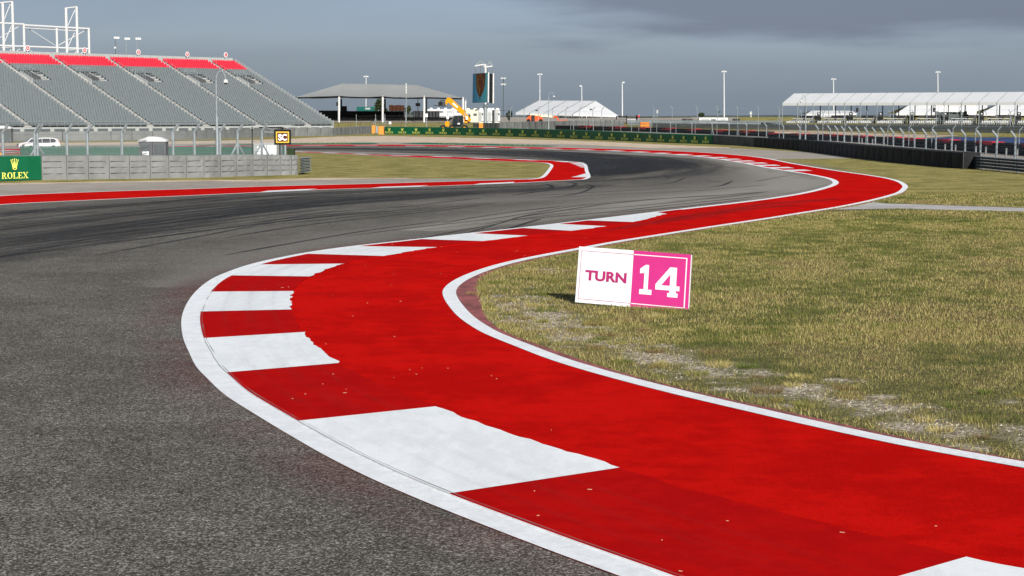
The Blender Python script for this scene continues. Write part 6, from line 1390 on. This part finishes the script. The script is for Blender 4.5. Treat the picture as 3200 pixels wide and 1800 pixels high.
# bleachers
def bleacher():
    r = thing('bleacher', 'x', 'bleacher', (0, 0, 0), 'bleachers under the long white tent'); L_ = 6.6; b0 = zf(0)
    for k in range(4):
        mb = MB(); y = .6 + k * .9; z = .55 + k * .42; mb.box((0, y, z), (L_ - k * .55, .42, .12)); mb.build('bench', 'board_white', r, world=False); mb = MB(); mb.box((0, y + .42, z - .22), (L_ - k * .55, .35, .08)); mb.build('footboard', 'galv_dark', r, world=False)
    for s_ in (-1, 0, 1):
        mb = MB(); mb.prism([Vector((s_ * 2.6, .2, 0)), Vector((s_ * 2.6, 3.6, 0)), Vector((s_ * 2.6, 3.6, 1.6)), Vector((s_ * 2.6, .2, .3))], (.08, 0, 0)); mb.build('frame', 'dark_steel', r, world=False, fixn=True)
    mb = MB(); mb.box((.6, 4.2, 1.9), (L_ * .7, .12, .55)); mb.build('back_screen', 'black', r, world=False)
    for k in range(12):
        x = -3.1 + k * .55; mb = MB(); mb.box((x, .05, .46), (.36, .36, .05)); mb.box((x, .24, .68), (.36, .04, .30)); 
        for sx in (-.18, .18):
            for sy in (-.14, .2): mb.box((x + sx, .05 + sy, .22), (.035, .035, .44))
        mb.build('chair', 'board_white', r, world=False)
    mb = MB(); 
    for k in range(8): mb.tube((3.4 + .0, .2 + k * .4, .2 + k * .2), (3.4, .2 + k * .4, 1.2 + k * .2), .03, 4)
    mb.tube((3.4, .2, 1.2), (3.4, 3.0, 2.6), .035, 4); mb.build('stair_rail', 'galv', r, world=False); return r
names = ['first', 'second', 'third', 'fourth', 'fifth', 'sixth', 'seventh']; spots = [1.6, 10.4, 18.4, 26.6, 35.2, 44.2, 53.2, 62]
bl0 = bleacher(); ang = math.atan2(ax_.y, ax_.x)
for i, s in enumerate(spots):
    lb = (names + ['eighth'])[i] + ' white benched bleacher from the left under the long tent'; p = TP(s + 2.6, .2, zf(s) - .05)
    if i == 0: bl0.location = p; bl0.rotation_euler = (0, 0, ang); bl0['label'] = lb
    else: dup(bl0, p, lb, ang)
for i, s in enumerate(spots[:-1]):
    p = TP(s + 7.2, 2.2, H(0, 430)); r = thing('media_stand', ('leftmost', 'second', 'third', 'fourth', 'fifth', 'sixth', 'rightmost')[i] + ' dark stand with a white lamp between bleachers', 'stand', p, 'dark stands between the bleachers')
    mb = MB(); mb.box((p.x, p.y, 1.75), (1.3, 1, 1.9)); mb.build('base', 'wall_black', r); mb = MB(); mb.box((p.x + .2, p.y - .1, 3.2), (.8, .7, .9)); mb.build('cabinet', 'dark_steel', r); mb = MB(); mb.sphere((p.x + .1, p.y - .5, 3.3), .2, 8, 5); mb.build('lamp', 'board_white', r)
for u, v, Yq, lb in ((2678.5, 343.5, 425, 'black loudspeaker hanging under the long tent left of centre'), (2919, 343.5, 410, 'black loudspeaker hanging before the white curtains')):
    p = W(u, v, Yq); r = thing('loudspeaker', lb, 'loudspeaker', p); mb = MB(); mb.box(p, (.5, .4, .95)); mb.build('cabinet', 'black', r); mb = MB(); mb.tube(p + Vector((0, .25, 0)), p + Vector((0, .25, 1.3)), .04, 5); mb.build('bracket', 'dark_steel', r)
# white tents behind
def backtent(label, pts_eave, pts_ridge, Y, base, gr='white tents behind the long open tent', bays=3):
    (u0, v0), (u1, v1) = pts_eave; (a0, b0), (a1, b1) = pts_ridge; e0, e1 = W(u0, v0, Y), W(u1, v1, Y); r0, r1 = W(a0, b0, Y + 6), W(a1, b1, Y + 6); r = thing('marquee', label, 'tent', gbase((u0 + u1) / 2, Y), gr)
    mb = MB(); mb.quad(e0, e1, r1, r0); mb.quad(r0, r1, e1 + Vector((0, 12, 0)), e0 + Vector((0, 12, 0))); mb.build('roof', 'white_fabric', r)
    mb = MB(); mb.quad(e0, e1, Vector((e1.x, e1.y, e1.z - .5)), Vector((e0.x, e0.y, e0.z - .5))); mb.build('valance', 'white_fabric', r)
    for i in range(bays + 1): f = i / bays; a, d = e0.lerp(e1, f), r0.lerp(r1, f); mb = MB(); mb.tube(a + Vector((0, -.05, .05)), d + Vector((0, -.05, .05)), .08, 5); mb.tube((a.x, a.y, H(0, Y)), a, .1, 5); mb.build('rib', 'galv', r)
    if base: mb = MB(); mb.quad(Vector((e0.x, Y + 1, H(0, Y))), Vector((e1.x, Y + 1, H(0, Y))), Vector((e1.x, Y + 1, e1.z - .3)), Vector((e0.x, Y + 1, e0.z - .3))); mb.build('side_wall', base, r)
backtent('white hipped tent seen between the left bleachers', [(2520, 356), (2678, 354)], [(2538, 345.5), (2664, 346)], 520, None)
backtent('large white tent behind the middle of the long tent', [(2800, 355), (3080, 355)], [(2846, 325), (3090, 325)], 500, 'black_mesh', bays=3)
backtent('large white tent behind the right end of the long tent', [(3062, 356), (3420, 356)], [(3120, 326), (3420, 326)], 480, 'black_mesh', bays=4)
backtent('small white tent low behind the first bleachers', [(2560, 366), (2600, 366)], [(2565, 356), (2598, 356)], 540, 'white_fabric', bays=2)
r = thing('curtained_booth', 'booth with white tied curtains and dark skirt behind the bleachers', 'booth', gbase(2970, 430)); a, b_2 = W(2925, 332, 432), W(3052, 332, 430)
mb = MB(); n = 26
for i in range(n):
    f0, f1 = i / n, (i + 1) / n
    if i in (15, 18, 19): continue
    p, q = a.lerp(b_2, f0), a.lerp(b_2, f1); w0 = .12 * math.sin(i * 2.4); w1 = .12 * math.sin((i + 1) * 2.4); zl = W(0, 350 if i < 20 else 357, 431).z; mb.quad(Vector((p.x, p.y + w0, zl)), Vector((q.x, q.y + w1, zl)), Vector((q.x, q.y + w1, q.z)), Vector((p.x, p.y + w0, p.z)))
mb.build('curtain', 'board_white', r)
p, q = W(2925, 350, 431), W(3030, 350, 431); mb = MB(); mb.box(((p.x + q.x) / 2, 432, (p.z + H(0, 431)) / 2 + .2), (q.x - p.x, .2, p.z - H(0, 431))); mb.build('skirt', 'container_grey', r)
for f in (0, .33, .66, 1): p = a.lerp(b_2, f); mb = MB(); mb.tube((p.x, p.y + .2, H(0, 431)), (p.x, p.y + .2, p.z + .3), .06, 5); mb.build('post', 'galv', r)
mb = MB(); mb.hexa([a + Vector((0, 0, .05)), b_2 + Vector((0, 0, .05)), b_2 + Vector((0, 4, .05)), a + Vector((0, 4, .05)), a + Vector((0, 0, .15)), b_2 + Vector((0, 0, .15)), b_2 + Vector((0, 4, .15)), a + Vector((0, 4, .15))]); mb.build('roof', 'cream', r)

# ================================================================ LIGHT MASTS
def mast(label, u, vt, Y, kind, r_=.16):
    b = gbase(u, Y); t_ = W(u, vt, Y); r = thing('light_mast', label, 'light mast', b, 'tall white light masts'); mb = MB(); mb.tube(b, (t_.x, t_.y, t_.z), r_, 8, r2=r_ * .7); mb.build('pole', 'white_paint', r); k = Y / FPX
    if kind == 'T':
        for s_ in (-1, 1): mb = MB(); mb.hexa([(t_.x + s_ * k * 1.5, Y - .3, t_.z - .02), (t_.x + s_ * k * 8.5, Y - .3, t_.z - .12), (t_.x + s_ * k * 8.5, Y + .3, t_.z - .12), (t_.x + s_ * k * 1.5, Y + .3, t_.z - .02), (t_.x + s_ * k * 1.5, Y - .3, t_.z + .2), (t_.x + s_ * k * 6.5, Y - .3, t_.z + .26), (t_.x + s_ * k * 6.5, Y + .3, t_.z + .26), (t_.x + s_ * k * 1.5, Y + .3, t_.z + .2)]); mb.build('lamp_head', 'white_paint', r, fixn=True)
        mb = MB(); mb.sphere((t_.x, Y, t_.z + .25), .16, 8, 5); mb.build('finial', 'white_paint', r)
    else:
        s_ = kind; mb = MB(); mb.hexa([(t_.x, Y - .3, t_.z - .2), (t_.x + s_ * k * 8, Y - .3, t_.z - .1), (t_.x + s_ * k * 8, Y + .3, t_.z - .1), (t_.x, Y + .3, t_.z - .2), (t_.x, Y - .3, t_.z + .2), (t_.x + s_ * k * 6, Y - .3, t_.z + .25), (t_.x + s_ * k * 6, Y + .3, t_.z + .25), (t_.x, Y + .3, t_.z + .2)]); mb.build('lamp_head', 'white_paint', r, fixn=True)
mast('white double headed light mast rising behind the grey canopy', 1144, 240, 520, 'T'); mast('white double headed light mast left of the gabled marquee', 1687, 233, 540, 'T'); mast('short light mast with single head above the marquee ridge', 1818, 269, 560, -1, .17)
mast('light mast with single head at the right end of the marquee', 1944.5, 258, 520, 1, .2); mast('tallest double headed light mast standing alone at centre right', 2262.5, 224.5, 500, 'T', .2); mast('double headed light mast behind the left part of the long tent', 2604.5, 248, 560, 'T', .2); mast('double headed light mast behind the right part of the long tent', 2930.5, 226, 520, 'T', .2)
# ballpark light rack far off, white cross mast
b = gbase(1573, 800); r = thing('stadium_light', 'distant stadium light rack right of the screen tower', 'floodlight', b); t_ = W(1573, 240, 800); mb = MB(); mb.tube(b, t_, .16, 6); mb.build('pole', 'hill_blue', r)
for v in (244, 263):
    for k in range(5):
        c = W(1566 + k * 3.4, v + (k % 2), 799); mb = MB(); mb.box(c, (.32, .3, .75 if k % 2 else .5)); mb.build('lamp', 'white_paint', r)
b = gbase(2346, 560); t_ = W(2346, 347, 560); r = thing('cross_mast', 'white cross shaped mast above the pale low building', 'mast', b); mb = MB(); mb.tube(b, t_, .18, 6); mb.build('pole', 'white_paint', r); c = W(2346, 354, 560); mb = MB(); mb.box(c, (.75, .4, .35)); mb.build('crossbar', 'white_paint', r)
b = gbase(2053, 480); r = thing('antenna_mast', 'short pole with white panel antenna at centre', 'antenna', b); mb = MB(); mb.tube(b, W(2053, 344, 480), .1, 6); mb.build('pole', 'galv', r); mb = MB(); mb.box(W(2054, 349, 479.6), (.5, .3, .95)); mb.build('panel', 'panel_pale', r)
b = gbase(1573, 300); r = thing('red_sign', 'small red and white sign on a post near the black gantry', 'sign', gbase(1996, 430)); p = W(1996, 364, 430); mb = MB(); mb.box(p, (.5, .1, .5)); mb.build('plate', 'tyre_pink', r); mb = MB(); mb.tube(gbase(1996, 430.2), W(1996, 356, 430.2), .08, 5); mb.build('post', 'panel_pale', r)
# low far land
hb = MB(); rr = random.Random(5); n = 90; P_ = []
for i in range(n + 1):
    u = -600 + 4600 * i / n; v = 362.5 - 1.2 * math.sin(i * .7) - rr.random() * 1.2; v -= 9 * math.exp(-((u - 1310) / 110) ** 2) + 4 * math.exp(-((u - 2440) / 70) ** 2) + 3 * math.exp(-((u - 300) / 300) ** 2); P_.append((W(u, v, 2400), W(u, 368, 2380)))
for (a, a2), (b_2, b2) in zip(P_, P_[1:]): hb.quad(a2, b2, b_2, a); hb.quad(a, b_2, b_2 + Vector((0, 300, -12)), a + Vector((0, 300, -12)))
struct('hills', hb, 'hill_blue')
